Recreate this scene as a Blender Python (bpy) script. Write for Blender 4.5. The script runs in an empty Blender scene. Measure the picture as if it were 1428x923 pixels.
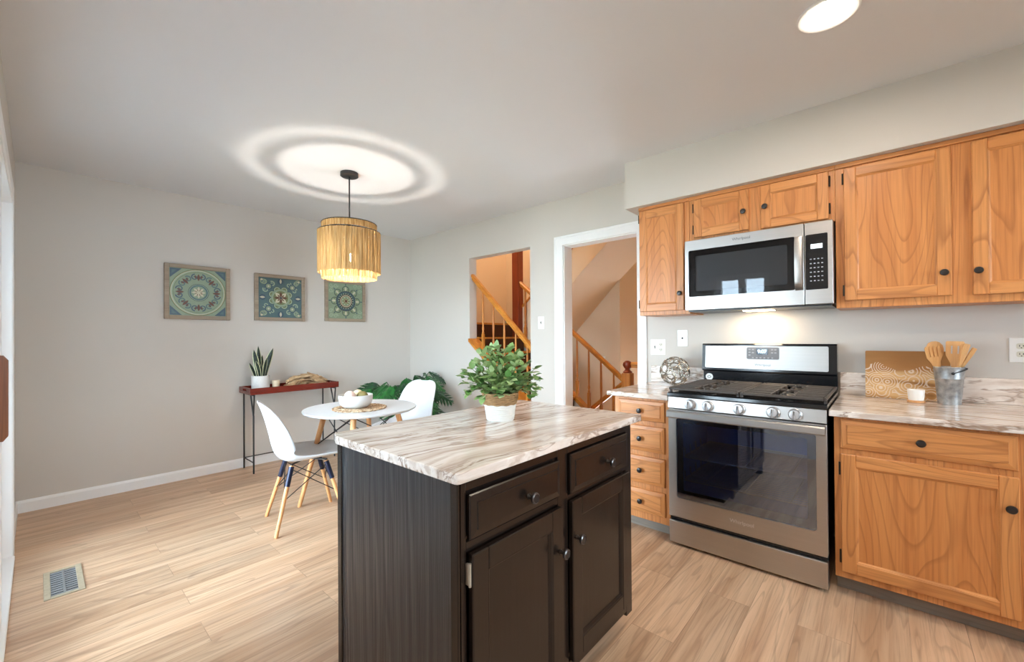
import bpy, bmesh, math, random
from mathutils import Vector, Matrix, Quaternion
rnd = random.Random(7)
C = bpy.context.scene.collection
scene = bpy.context.scene

# ------------------------------------------------------------------ camera, world, exposure
CAM_F, YAW, PIT, ROL, SHY = 584.98, .724701, .00551, -.007148, 6.049
CAMZ = 1.23
cam = bpy.data.cameras.new('camera'); camo = bpy.data.objects.new('camera', cam); C.objects.link(camo)
_cy, _sy = math.cos(YAW), math.sin(YAW)
_f = Vector((_cy*math.cos(PIT), _sy*math.cos(PIT), math.sin(PIT)))
_r0 = Vector((_sy, -_cy, 0)); _u0 = _r0.cross(_f)
_r = _r0*math.cos(ROL)+_u0*math.sin(ROL); _u = -_r0*math.sin(ROL)+_u0*math.cos(ROL)
camo.matrix_world = Matrix(((_r.x, _u.x, -_f.x, 0), (_r.y, _u.y, -_f.y, 0), (_r.z, _u.z, -_f.z, CAMZ), (0, 0, 0, 1)))
cam.sensor_fit = 'HORIZONTAL'; cam.sensor_width = 36; cam.lens = CAM_F/1428*36
cam.shift_y = SHY/1428; cam.clip_start = .02
scene.camera = camo

scene.view_settings.view_transform = 'Standard'
scene.view_settings.look = 'None'
scene.view_settings.gamma = 1
scene.view_settings.use_curve_mapping = False
scene.view_settings.exposure = 0.54
try:
    scene.cycles.use_denoising = True
    scene.cycles.max_bounces = 10
    scene.cycles.diffuse_bounces = 6
    scene.cycles.sample_clamp_indirect = 8
except Exception:
    pass

SKY_STRENGTH = 17.0
CAN_STRENGTH = 100
BULB_STRENGTH = 900
HALL_STRENGTH = 13
HOOD_STRENGTH = 30
w = bpy.data.worlds.new('world'); scene.world = w; w.use_nodes = True
_bg = w.node_tree.nodes['Background']
_bg.inputs[0].default_value = (.72, .87, 1.0, 1); _bg.inputs[1].default_value = SKY_STRENGTH

_sun = bpy.data.lights.new('sun', 'SUN'); _sun.energy = 42; _sun.angle = .02; _sun.color = (1, .96, .9)
_so = bpy.data.objects.new('sun', _sun); C.objects.link(_so)
_so.rotation_euler = Vector((-.55, -.25, -1)).to_track_quat('-Z', 'Y').to_euler()      # shines away from the patio door, on the deck; added to brighten the ceiling

# main planes of the room
XW, YW, XL, YB, ZC = 3.228, 4.637, -.11, -2.5, 2.515

def portal(loc, rot, sx, sy):
    l = bpy.data.lights.new('daylight_portal', 'AREA'); l.shape = 'RECTANGLE'; l.size = sx; l.size_y = sy
    l.cycles.is_portal = True
    o = bpy.data.objects.new('daylight_portal', l); o.location = loc; o.rotation_euler = rot; C.objects.link(o)
R90 = math.pi/2
portal((XL-.16, 2.80, 1.02), (0, -R90, 0), 2.03, 1.8)
portal((XL-.16, 1.32, 1.45), (0, -R90, 0), 1.1, .62)
portal((1.3, YB-.16, 1.5), (R90, 0, 0), 2.4, 1.2)

# ------------------------------------------------------------------ helpers
def S(r, g, b):
    f = lambda c: ((c/255+.055)/1.055)**2.4 if c > 10 else c/255/12.92
    return (f(r), f(g), f(b), 1)

class NT:
    def __init__(s, name):
        s.m = bpy.data.materials.new(name); s.m.use_nodes = True; s.t = s.m.node_tree
        s.b = s.t.nodes['Principled BSDF']; s.out = s.t.nodes['Material Output']
    def n(s, typ, **kw):
        nd = s.t.nodes.new(typ)
        for k, v in kw.items():
            if k.startswith('i_'):
                key = k[2:]
                key = int(key) if key.isdigit() else key
                s.set(nd.inputs[key], v)
            else: setattr(nd, k, v)
        return nd
    def set(s, inp, v):
        if isinstance(v, bpy.types.NodeSocket): s.t.links.new(v, inp)
        elif isinstance(v, bpy.types.Node): s.t.links.new(v.outputs[0], inp)
        else: inp.default_value = v
    def math(s, op, a, b=None, c=None):
        nd = s.t.nodes.new('ShaderNodeMath'); nd.operation = op
        s.set(nd.inputs[0], a)
        if b is not None: s.set(nd.inputs[1], b)
        if c is not None: s.set(nd.inputs[2], c)
        return nd.outputs[0]
    def vmath(s, op, a, b):
        nd = s.t.nodes.new('ShaderNodeVectorMath'); nd.operation = op
        s.set(nd.inputs[0], a); s.set(nd.inputs[1], b); return nd.outputs[0]
    def mix(s, f, a, b, mode='MIX'):
        nd = s.t.nodes.new('ShaderNodeMix'); nd.data_type = 'RGBA'; nd.blend_type = mode
        s.set(nd.inputs[0], f); s.set(nd.inputs[6], a); s.set(nd.inputs[7], b); return nd.outputs[2]
    def ramp(s, f, stops, interp='LINEAR'):
        nd = s.t.nodes.new('ShaderNodeValToRGB'); nd.color_ramp.interpolation = interp
        e = nd.color_ramp.elements
        while len(e) < len(stops): e.new(.5)
        for el, (p, c) in zip(e, stops): el.position = p; el.color = c
        s.set(nd.inputs[0], f); return nd.outputs[0]
    def coord(s, out='Object', rand=True):
        tc = s.t.nodes.new('ShaderNodeTexCoord').outputs[out]
        if rand:
            oi = s.t.nodes.new('ShaderNodeObjectInfo').outputs['Random']
            return s.vmath('ADD', tc, s.vmath('SCALE_', oi, oi)) if False else s.vmath('ADD', tc, s.math('MULTIPLY', oi, 17.3))
        return tc
    def mapping(s, v, scale=(1, 1, 1), rot=(0, 0, 0), loc=(0, 0, 0)):
        nd = s.t.nodes.new('ShaderNodeMapping'); s.set(nd.inputs[0], v)
        nd.inputs['Scale'].default_value = scale; nd.inputs['Rotation'].default_value = rot; nd.inputs['Location'].default_value = loc
        return nd.outputs[0]
    def noise(s, v, scale=5, detail=2, rough=.5, dist=0, out=0):
        nd = s.t.nodes.new('ShaderNodeTexNoise'); s.set(nd.inputs['Vector'], v)
        nd.inputs['Scale'].default_value = scale; nd.inputs['Detail'].default_value = detail
        nd.inputs['Roughness'].default_value = rough; nd.inputs['Distortion'].default_value = dist
        return nd.outputs[out]
    def bump(s, h, strength=.2, dist=.01):
        nd = s.t.nodes.new('ShaderNodeBump'); nd.inputs['Strength'].default_value = strength
        nd.inputs['Distance'].default_value = dist; s.set(nd.inputs['Height'], h)
        s.t.links.new(nd.outputs[0], s.b.inputs['Normal'])
    def base(s, col, rough=.5, metal=0, spec=.5):
        s.set(s.b.inputs['Base Color'], col); s.set(s.b.inputs['Roughness'], rough)
        s.set(s.b.inputs['Metallic'], metal); s.b.inputs['Specular IOR Level'].default_value = spec
        return s.m

def plain(name, col, rough=.5, metal=0, spec=.5, var=.04, nscale=30):
    t = NT(name); n = t.noise(t.coord(), nscale, 3)
    c2 = tuple(max(0, x*(1-var*2)) for x in col[:3])+(1,)
    return t.base(t.mix(n, col, c2), rough, metal, spec)

def emit(name, col, k):
    t = NT(name); t.base(col, .4); t.set(t.b.inputs['Emission Color'], col); t.b.inputs['Emission Strength'].default_value = k
    return t.m

def paint(name, col, rough=.75, bump=.04):
    t = NT(name); co = t.coord('Object', False)
    n = t.noise(co, 260, 2); t.bump(n, bump, .002)
    big = t.noise(co, 1.1, 2)
    return t.base(t.mix(big, col, tuple(x*.96 for x in col[:3])+(1,)), rough, 0, .3)

def wood(name, light, mid, dark, axis='Z', rough=.38, freq=11, across=4.5, along=.5, line=.65, fine=.45, spec=.5, bump=.05):
    t = NT(name); co = t.coord()
    ax = {'X': 0, 'Y': 1, 'Z': 2}[axis]
    sc = [across]*3; sc[ax] = along
    n1 = t.noise(t.mapping(co, tuple(sc)), 1.0, 1.5, .45, .15)
    ph = t.math('FRACT', t.math('MULTIPLY', n1, freq*2.2))
    ln = t.ramp(ph, [(0, (0, 0, 0, 1)), (.74, (.08, .08, .08, 1)), (.93, (1, 1, 1, 1)), (1, (0, 0, 0, 1))])
    sf = [90]*3; sf[ax] = 2.5
    n2 = t.noise(t.mapping(co, tuple(sf)), 1.0, 3, .6)
    sm = [14]*3; sm[ax] = .8
    n3 = t.noise(t.mapping(co, tuple(sm)), 1.0, 2, .5)
    c = t.mix(t.ramp(n3, [(.3, (0, 0, 0, 1)), (.7, (1, 1, 1, 1))]), light, mid)
    c = t.mix(t.math('MULTIPLY', ln, line), c, dark)
    c = t.mix(t.math('MULTIPLY', t.ramp(n2, [(.45, (0, 0, 0, 1)), (.75, (1, 1, 1, 1))]), fine), c, dark)
    t.bump(n2, bump, .003)
    return t.base(c, rough, 0, spec)

class MB:
    def __init__(s): s.bm = bmesh.new()
    def box(s, a, b, mi=0, bev=0, seg=1):
        x0, y0, z0 = [min(p, q) for p, q in zip(a, b)]; x1, y1, z1 = [max(p, q) for p, q in zip(a, b)]
        v = [s.bm.verts.new(p) for p in ((x0,y0,z0),(x1,y0,z0),(x1,y1,z0),(x0,y1,z0),(x0,y0,z1),(x1,y0,z1),(x1,y1,z1),(x0,y1,z1))]
        fs = [s.bm.faces.new([v[i] for i in q]) for q in ((3,2,1,0),(4,5,6,7),(0,1,5,4),(1,2,6,5),(2,3,7,6),(3,0,4,7))]
        for f in fs: f.material_index = mi
        if bev > 0:
            es = list({e for f in fs for e in f.edges})
            bmesh.ops.bevel(s.bm, geom=es, offset=bev, segments=seg, profile=.5, affect='EDGES', material=-1)
        return s
    def face(s, pts, mi=0):
        f = s.bm.faces.new([s.bm.verts.new(p) for p in pts]); f.material_index = mi; return f
    def loops(s, rings, mi=0, closed=True, cap0=True, cap1=True, mfun=None):
        vs = [[s.bm.verts.new(p) for p in r] for r in rings]; n = len(vs[0])
        for i in range(len(vs)-1):
            for j in range(n if closed else n-1):
                k = (j+1) % n
                f = s.bm.faces.new((vs[i][j], vs[i][k], vs[i+1][k], vs[i+1][j])); f.material_index = mfun(i, j) if mfun else mi
        if cap0: f = s.bm.faces.new(list(reversed(vs[0]))); f.material_index = mfun(0, 0) if mfun else mi
        if cap1: f = s.bm.faces.new(vs[-1]); f.material_index = mfun(len(vs)-2, 0) if mfun else mi
        return s
    def tube(s, pts, r, seg=8, mi=0):
        pts = [Vector(p) for p in pts]; rs = r if isinstance(r, (list, tuple)) else [r]*len(pts)
        rings = []; up = None
        for i, p in enumerate(pts):
            d = (pts[min(i+1, len(pts)-1)]-pts[max(i-1, 0)]).normalized()
            if up is None: up = d.orthogonal().normalized()
            up = (up-d*up.dot(d)).normalized(); sd = d.cross(up)
            rings.append([p+(up*math.cos(a)+sd*math.sin(a))*rs[i] for a in [2*math.pi*k/seg for k in range(seg)]])
        return s.loops(rings, mi)
    def ring(s, pts, r, seg=6, mi=0):          # closed tube
        pts = [Vector(p) for p in pts]; n = len(pts); c = sum(pts, Vector())/n
        nrm = Vector((0, 0, 0))
        for i in range(n): nrm += (pts[i]-c).cross(pts[(i+1) % n]-c)
        nrm.normalize(); vs = []
        for i, p in enumerate(pts):
            d = (pts[(i+1) % n]-pts[i-1]).normalized(); sd = d.cross(nrm).normalized()
            vs.append([s.bm.verts.new(p+(nrm*math.cos(a)+sd*math.sin(a))*r) for a in [2*math.pi*k/seg for k in range(seg)]])
        for i in range(n):
            for k in range(seg):
                f = s.bm.faces.new((vs[i][k], vs[i][(k+1) % seg], vs[(i+1) % n][(k+1) % seg], vs[(i+1) % n][k])); f.material_index = mi
        return s
    def lathe(s, prof, o=(0, 0, 0), axis=(0, 0, 1), seg=32, mi=0, cap0=True, cap1=True, mfun=None):
        ax = Vector(axis).normalized(); u = ax.orthogonal().normalized(); v = ax.cross(u); o = Vector(o)
        if abs(ax.z) > .99: u, v = Vector((1, 0, 0)), Vector((0, 1, 0))
        rings = [[o+ax*h+(u*math.cos(a)+v*math.sin(a))*max(r, 1e-4) for a in [2*math.pi*k/seg for k in range(seg)]] for r, h in prof]
        return s.loops(rings, mi, True, cap0, cap1, mfun)
    def prism(s, poly, axis, a, b, mi=0, bev=0):
        put = {'x': lambda p, h: (h, p[0], p[1]), 'y': lambda p, h: (p[0], h, p[1]), 'z': lambda p, h: (p[0], p[1], h)}[axis]
        n0 = len(s.bm.faces)
        s.loops([[put(p, a) for p in poly], [put(p, b) for p in poly]], mi)
        if bev:
            s.bm.faces.ensure_lookup_table(); fs = s.bm.faces[n0:]
            bmesh.ops.bevel(s.bm, geom=list({e for f in fs for e in f.edges}), offset=bev, segments=2, profile=.5, affect='EDGES')
        return s
    def sphere(s, c, r, seg=20, rings=12, mi=0, sc=(1, 1, 1)):
        prof = [(r*math.sin(math.pi*i/rings), -r*math.cos(math.pi*i/rings)) for i in range(rings+1)]
        c = Vector(c)
        rr = [[c+Vector((p*math.cos(a)*sc[0], p*math.sin(a)*sc[1], h*sc[2])) for a in [2*math.pi*k/seg for k in range(seg)]] for p, h in [(max(p, 1e-4), h) for p, h in prof]]
        return s.loops(rr, mi)

def wloc(o):
    v = Vector((0, 0, 0))
    while o: v += o.location; o = o.parent
    return v

def obj(name, mb, mats, parent=None, smooth=None, local=False, normals=True, **props):
    bm = mb.bm
    if parent is not None and not local:
        bmesh.ops.translate(bm, verts=bm.verts[:], vec=-wloc(parent))
    if normals: bmesh.ops.recalc_face_normals(bm, faces=bm.faces[:])
    me = bpy.data.meshes.new(name); bm.to_mesh(me); bm.free()
    for m in (mats if isinstance(mats, (list, tuple)) else [mats]): me.materials.append(m)
    if smooth:
        me.shade_smooth()
        try: me.set_sharp_from_angle(angle=math.radians(smooth))
        except Exception: pass
    o = bpy.data.objects.new(name, me); C.objects.link(o)
    if parent is not None: o.parent = parent
    for k, v in props.items(): o[k] = v
    return o

def thing(name, label, cat, loc=(0, 0, 0), rotz=0, group=None):
    o = bpy.data.objects.new(name, None); C.objects.link(o); o.empty_display_size = .1
    o.location = loc; o.rotation_euler = (0, 0, rotz); o['label'] = label; o['category'] = cat
    if group: o['group'] = group
    return o

def tag(o, label, cat, group=None):
    o['label'] = label; o['category'] = cat
    if group: o['group'] = group
    return o

def struct(name, mb, mats, parent=None, smooth=None, label=None, **kw):
    o = obj(name, mb, mats, parent, smooth, **kw)
    if parent is None:
        o['kind'] = 'structure'
        if label: o['label'] = label
    return o

def dup(root, loc, rotz, label=None, group=None):
    r = root.copy(); C.objects.link(r); r.location = loc; r.rotation_euler = (0, 0, rotz)
    if label: r['label'] = label
    if group: r['group'] = group
    for ch in list(root.children):
        c = ch.copy(); C.objects.link(c); c.parent = r
        for g in list(ch.children):
            d = g.copy(); C.objects.link(d); d.parent = c
    return r

def text(name, body, size, loc, mat, parent, facing='-x', bold=0):
    cu = bpy.data.curves.new(name, 'FONT'); cu.body = body; cu.size = size; cu.align_x = 'CENTER'; cu.align_y = 'CENTER'
    cu.extrude = .0004; cu.offset = bold
    tmp = bpy.data.objects.new(name, cu); C.objects.link(tmp)
    dg = bpy.context.evaluated_depsgraph_get()
    me = bpy.data.meshes.new_from_object(tmp.evaluated_get(dg)); bpy.data.objects.remove(tmp); bpy.data.curves.remove(cu)
    M = Matrix(((0, 0, -1), (-1, 0, 0), (0, 1, 0))).to_4x4()
    me.transform(Matrix.Translation(Vector(loc)-wloc(parent)) @ M)
    me.materials.clear(); me.materials.append(mat)
    o = bpy.data.objects.new(name, me); C.objects.link(o); o.parent = parent
    return o

def rrect(y0, y1, z0, z1, r, seg=5):
    out = []
    for cy, cz, a0 in ((y1-r, z1-r, 0), (y0+r, z1-r, 90), (y0+r, z0+r, 180), (y1-r, z0+r, 270)):
        for k in range(seg+1):
            a = math.radians(a0+90*k/seg); out.append((cy+r*math.cos(a), cz+r*math.sin(a)))
    return out

def holed_plate(mb, rect, hole, xf, xb, r, ro=.004, mi=0, put=None):
    """a plate facing -x with an opening with rounded corners"""
    put = put or (lambda p, h: (h, p[0], p[1]))
    o = rrect(*rect, ro); i = rrect(*hole, r)
    mb.loops([[put(p, xb) for p in o], [put(p, xf+.002) for p in o], [put(p, xf) for p in rrect(rect[0]+.002, rect[1]-.002, rect[2]+.002, rect[3]-.002, ro)],
              [put(p, xf) for p in i], [put(p, xb) for p in i], [put(p, xb) for p in o]], mi, True, False, False)
    return mb

# ------------------------------------------------------------------ materials
WALL = paint('wall_paint', S(207, 201, 194))
CEIL = paint('ceiling_paint', S(222, 222, 224))
TRIM = plain('white_trim_paint', S(238, 238, 238), .35, var=.01)
HALLP = paint('hall_paint', S(222, 202, 176))
VINYL = plain('white_vinyl', S(240, 240, 240), .3, var=.01)

def floor_mat():
    t = NT('oak_plank_floor'); co = t.coord('Object', False)
    br = t.n('ShaderNodeTexBrick', offset=.37, offset_frequency=2, squash=1)
    t.set(br.inputs['Vector'], t.mapping(co, (1, 1, 1), (0, 0, 0), (.3, .07, 0)))
    br.inputs['Color1'].default_value = (0, 0, 0, 1); br.inputs['Color2'].default_value = (1, 1, 1, 1)
    br.inputs['Mortar'].default_value = (.5, .5, .5, 1)
    br.inputs['Scale'].default_value = 1; br.inputs['Mortar Size'].default_value = .0012; br.inputs['Mortar Smooth'].default_value = 0
    br.inputs['Brick Width'].default_value = 1.22; br.inputs['Row Height'].default_value = .178
    rv = br.outputs['Color']; gap = br.outputs['Fac']
    off = t.n('ShaderNodeCombineXYZ'); t.set(off.inputs[0], t.math('MULTIPLY', rv, 31)); t.set(off.inputs[2], t.math('MULTIPLY', rv, 13))
    c2 = t.vmath('ADD', co, off.outputs[0])
    n1 = t.noise(t.mapping(c2, (.75, 7, 1)), 1, 2, .5, .25)
    ph = t.math('FRACT', t.math('MULTIPLY', n1, 9))
    ln = t.ramp(ph, [(0, (0, 0, 0, 1)), (.72, (.08, .08, .08, 1)), (.93, (1, 1, 1, 1)), (1, (0, 0, 0, 1))])
    n2 = t.noise(t.mapping(c2, (2.6, 110, 1)), 1, 4, .7)
    n3 = t.noise(t.mapping(c2, (.8, 13, 1)), 1, 3, .6); n4 = t.noise(t.mapping(c2, (.5, 20, 1), (0, 0, 0), (3, 1, 0)), 1, 2, .5)
    A, B, D = S(217, 184, 153), S(188, 150, 118), S(108, 78, 58)
    c = t.mix(t.ramp(n3, [(.35, (0, 0, 0, 1)), (.68, (1, 1, 1, 1))]), A, B)
    c = t.mix(t.math('MULTIPLY', ln, .30), c, D)
    c = t.mix(t.math('MULTIPLY', t.ramp(n2, [(.48, (0, 0, 0, 1)), (.78, (1, 1, 1, 1))]), .45), c, D)
    c = t.mix(t.math('MULTIPLY', t.ramp(n4, [(.55, (0, 0, 0, 1)), (.72, (1, 1, 1, 1))]), .42), c, S(146, 110, 86))
    hs = t.n('ShaderNodeHueSaturation'); t.set(hs.inputs['Color'], c); t.set(hs.inputs['Value'], t.math('ADD', t.math('MULTIPLY', rv, .22), .89))
    c = t.mix(t.math('MULTIPLY', gap, .35), hs.outputs[0], S(84, 62, 46))
    t.bump(t.math('SUBTRACT', t.math('MULTIPLY', n2, .3), gap), .12, .002)
    return t.base(c, t.math('ADD', t.math('MULTIPLY', n2, .15), .3), 0, .45)
FLOOR = floor_mat()

OAK = (S(214, 148, 88), S(200, 130, 72), S(142, 82, 42))
OAKV = wood('honey_oak_upright_grain', *OAK, axis='Z', line=.55)
OAKH = wood('honey_oak_level_grain', *OAK, axis='Y', line=.5)
OAKP = wood('honey_oak_panel', S(212, 143, 82), S(198, 126, 68), S(142, 80, 40), axis='Z', line=.45, freq=9, across=3.4, along=.7)
STAIRW = wood('golden_stair_oak', S(214, 142, 52), S(190, 116, 38), S(140, 78, 24), axis='Y', line=.3, across=12)
STAIRZ = wood('golden_stair_oak_upright', S(206, 132, 48), S(182, 108, 36), S(132, 70, 22), axis='Z', line=.3, across=12)
REDW = wood('red_brown_post_wood', S(150, 62, 22), S(128, 46, 16), S(82, 26, 10), axis='Z', line=.3, across=9)
BEECH = wood('beech_dowel', S(226, 172, 118), S(210, 152, 98), S(170, 114, 68), axis='Z', line=.25, across=14, rough=.45)
CARPET = plain('brown_carpet', S(104, 66, 46), .95, spec=.1, var=.25, nscale=300)

def stone(name, rot):
    t = NT(name); co = t.coord('Object', False)
    m = t.mapping(co, (1, 1, 1), (0, 0, rot))
    warp = t.noise(m, 1.9, 3, .5, 0, 1)
    wv = t.vmath('ADD', m, t.vmath('MULTIPLY', warp, (.30, .20, .12)))
    s1 = t.noise(t.mapping(wv, (1.0, 8.5, 6)), 1.25, 7, .62, .35)
    s2 = t.noise(t.mapping(wv, (1.3, 12, 9), (0, 0, 0), (5, 2, 1)), 1.2, 5, .6, .5)
    s3 = t.noise(t.mapping(wv, (2.5, 42, 30)), 1.0, 4, .6)
    c = t.ramp(s1, [(.28, S(164, 142, 128)), (.38, S(204, 187, 174)), (.46, S(226, 214, 205)), (.54, S(236, 229, 223)), (.60, S(204, 188, 176)), (.66, S(222, 210, 202)), (.74, S(168, 164, 158))])
    vein = t.ramp(s2, [(.468, (0, 0, 0, 1)), (.495, (1, 1, 1, 1)), (.505, (1, 1, 1, 1)), (.535, (0, 0, 0, 1))])
    c = t.mix(t.math('MULTIPLY', vein, t.math('MULTIPLY', s1, 1.5)), c, S(140, 112, 92))
    c = t.mix(t.math('MULTIPLY', t.ramp(s3, [(.45, (0, 0, 0, 1)), (.72, (1, 1, 1, 1))]), .4), c, S(176, 152, 134))
    return t.base(c, .13, 0, .5)
STONE = stone('veined_stone', .14)
STONEY = stone('veined_stone_counter', R90+.05)

def steel(name, col, rough, axis=1):
    t = NT(name); co = t.coord()
    sc = [220, 220, 220]; sc[axis] = 1.5
    n = t.noise(t.mapping(co, tuple(sc)), 1, 2)
    t.bump(n, .03, .001)
    return t.base(t.mix(n, col, tuple(x*.9 for x in col[:3])+(1,)), t.math('ADD', t.math('MULTIPLY', n, .1), rough), 1)
STEEL = steel('brushed_steel', (.52, .495, .475, 1), .29)
STEELB = steel('bright_steel', (.50, .485, .47, 1), .36)
BLACKG = plain('black_enamel', (.008, .009, .011, 1), .12, var=.0)
BLACKM = plain('matte_black_metal', (.012, .012, .013, 1), .45, var=.0)
KNOBB = plain('oil_black_knob', (.014, .012, .012, 1), .28, var=.0)
IRON = plain('cast_iron', (.085, .068, .058, 1), .5, var=.2, nscale=120)
PEWTER = plain('pewter', (.16, .15, .15, 1), .3, .9, var=.1)
GREYP = plain('grey_display_plastic', S(112, 112, 116), .4)
PLATE = plain('white_wall_plate', S(236, 234, 230), .35, var=.01)
DARKGAP = plain('dark_gap', (.004, .004, .004, 1), .8, var=0)

def glass(name, tint, refl=.05, rough=.02, col=(.95, .97, 1, 1)):
    t = NT(name)
    gl = t.n('ShaderNodeBsdfGlossy'); gl.inputs['Roughness'].default_value = rough; gl.inputs['Color'].default_value = col
    tr = t.n('ShaderNodeBsdfTransparent'); tr.inputs['Color'].default_value = tint
    lw = t.n('ShaderNodeFresnel'); lw.inputs['IOR'].default_value = 1.5
    f = t.math('ADD', lw.outputs[0], refl)
    mx = t.n('ShaderNodeMixShader'); t.set(mx.inputs[0], f); t.t.links.new(tr.outputs[0], mx.inputs[1]); t.t.links.new(gl.outputs[0], mx.inputs[2])
    t.t.links.new(mx.outputs[0], t.out.inputs[0]); return t.m
PANE = glass('clear_pane', (.95, .97, .97, 1), 0)
OVENG = glass('smoked_oven_glass', (.74, .82, 1, 1), .20, col=(.74, .87, 1, 1))
MICG = glass('smoked_microwave_glass', (.66, .66, .67, 1), -.012)

def island_paint():
    t = NT('black_brown_paint'); co = t.coord()
    n = t.noise(t.mapping(co, (55, 55, 2.2)), 1, 4, .6)
    t.bump(n, .25, .002)
    return t.base(t.mix(n, (.018, .011, .008, 1), (.009, .006, .005, 1)), .24, 0, .5)
INK = island_paint()
def island_side():
    t = NT('black_paint_bluish_sheen_coarse_grain'); co = t.coord('Object', False)
    n1 = t.noise(t.mapping(co, (5, 5, .6)), 1, 2, .5, .2)
    ph = t.math('SINE', t.math('MULTIPLY', n1, 60))
    n2 = t.noise(t.mapping(co, (80, 80, 2.0)), 1, 4, .65)
    t.bump(t.math('ADD', t.math('MULTIPLY', ph, .25), t.math('MULTIPLY', n2, 1.0)), .8, .003)
    return t.base((.015, .017, .023, 1), .30, 0, .9)  # bluish base paints in the sheen of daylight on the black paint
INKS = island_side()

def raffia(name, dens):
    t = NT(name); tc = t.coord('UV', False)
    sep = t.n('ShaderNodeSeparateXYZ'); t.set(sep.inputs[0], tc)
    st = t.noise(t.mapping(tc, (170, 2.2, 1)), 1, 3, .7)
    bl = t.noise(t.mapping(tc, (24, .7, 1)), 1, 2, .6)
    col = t.ramp(st, [(.3, S(112, 84, 52)), (.5, S(168, 132, 88)), (.7, S(206, 178, 134))])
    col = t.mix(t.math('MULTIPLY', bl, .45), col, S(140, 104, 60))
    df = t.n('ShaderNodeBsdfDiffuse'); t.set(df.inputs[0], col)
    tl = t.n('ShaderNodeBsdfTranslucent'); t.set(tl.inputs[0], t.mix(.4, col, S(225, 185, 120)))
    tr = t.n('ShaderNodeBsdfTransparent')
    m1 = t.n('ShaderNodeMixShader'); m1.inputs[0].default_value = .07; t.t.links.new(df.outputs[0], m1.inputs[1]); t.t.links.new(tl.outputs[0], m1.inputs[2])
    gap = t.ramp(t.noise(t.mapping(tc, (230, 1.1, 1), (0, 0, 0), (3, 3, 0)), 1, 2, .6), [(dens, (0, 0, 0, 1)), (dens+.1, (1, 1, 1, 1))])
    m2 = t.n('ShaderNodeMixShader'); t.set(m2.inputs[0], gap); t.t.links.new(m1.outputs[0], m2.inputs[1]); t.t.links.new(tr.outputs[0], m2.inputs[2])
    t.t.links.new(m2.outputs[0], t.out.inputs[0]); return t.m
RAFO = raffia('raffia_strands_outer', .62)
RAFI = raffia('raffia_strands_inner', .47)
RAFS = raffia('raffia_hoop_wrap', .95)
RAFT = raffia('raffia_sparse_strands', .22)

# ------------------------------------------------------------------ room shell
struct('floor', MB().box((XL-.1, YB-.1, -.1), (XW+.05, YW+.1, 0)), FLOOR)
struct('ceiling', MB().box((XL-.1, YB-.1, ZC), (XW+.11, YW+.1, ZC+.1)), CEIL)
struct('wall_back', MB().box((XL-.1, YW, 0), (XW+.11, YW+.1, ZC)), WALL)
DY0, DY1, DZ = 1.483, 2.215, 2.085          # doorway
PY0, PY1, PZ = 2.612, 3.495, 2.128          # stair opening
KA, KB = .455, 1.19                          # knee wall heights at PY0 / PY1
XH = XW+.11
m = MB()
m.box((XW, YB-.1, 0), (XH, DY0, ZC)); m.box((XW, DY0, DZ), (XH, DY1, ZC)); m.box((XW, DY1, 0), (XH, PY0, ZC))
m.prism([(PY0, 0), (PY1, 0), (PY1, KB), (PY0, KA)], 'x', XW, XH); m.box((XW, PY0, PZ), (XH, PY1, ZC)); m.box((XW, PY1, 0), (XH, YW, ZC))
struct('wall_right', m, WALL)
SD0, SD1, SDZ = 1.90, 3.70, 2.03             # sliding door opening
W0, W1, WZ0, WZ1 = 1.02, 1.62, .92, 2.0       # side window
m = MB()
m.box((XL-.12, YB-.1, 0), (XL, W0, ZC)).box((XL-.12, W0, 0), (XL, W1, WZ0)).box((XL-.12, W0, WZ1), (XL, W1, ZC))
m.box((XL-.12, W1, 0), (XL, SD0, ZC)).box((XL-.12, SD0, SDZ), (XL, SD1, ZC)).box((XL-.12, SD1, 0), (XL, YW, ZC))
struct('wall_left', m, WALL)
m = MB()
m.box((XL, YB-.1, 0), (.3, YB, ZC)).box((.3, YB-.1, 0), (2.3, YB, 1.05)).box((.3, YB-.1, 2.05), (2.3, YB, ZC)).box((2.3, YB-.1, 0), (XW, YB, ZC))
struct('wall_front', m, WALL)
struct('soffit', MB().box((2.89, YB, 2.177), (XW, 1.428, ZC)), WALL, label='boxed drywall soffit above the oak wall cabinets')

def baseb(name, poly_pts, axis, a, b):
    struct(name, MB().prism(poly_pts, axis, a, b), TRIM)
bp = lambda s, w: [(w, 0), (w+s*.013, 0), (w+s*.013, .07), (w+s*.006, .088), (w, .088)]
baseb('baseboard_back', bp(-1, YW), 'x', XL, XW)
m = MB(); m.prism(bp(-1, XW), 'y', 2.312, YW-.013)
struct('baseboard_right', m, TRIM)
struct('baseboard_left', MB().prism(bp(1, XL), 'y', SD1+.092, YW-.013), TRIM)

# doorway casing with its jamb lining
def casing(mb, put, w0, w1, a, b):
    pass
m = MB()
cx0, cx1 = XW-.019, XW
m.box((cx0, DY1-.004, 0), (cx1, DY1+.092, DZ+.0), bev=.003).box((cx0, DY0-.068, 0), (cx1, DY0+.004, DZ), bev=.003)
m.box((cx0, DY0-.068, DZ-.004), (cx1, DY1+.092, DZ+.082), bev=.003)
m.box((cx0-.006, DY1+.07, 0), (cx0+.004, DY1+.09, DZ+.06), bev=.002).box((cx0-.006, DY0-.066, DZ+.06), (cx0+.004, DY1+.09, DZ+.08), bev=.002)
m.box((XW-.004, DY1-.012, 0), (XH+.012, DY1, DZ)).box((XW-.004, DY0, 0), (XH+.012, DY0+.012, DZ)).box((XW-.004, DY0, DZ-.012), (XH+.012, DY1, DZ))
struct('trim_1', m, TRIM, label='white door casing around the hall doorway')

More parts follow.
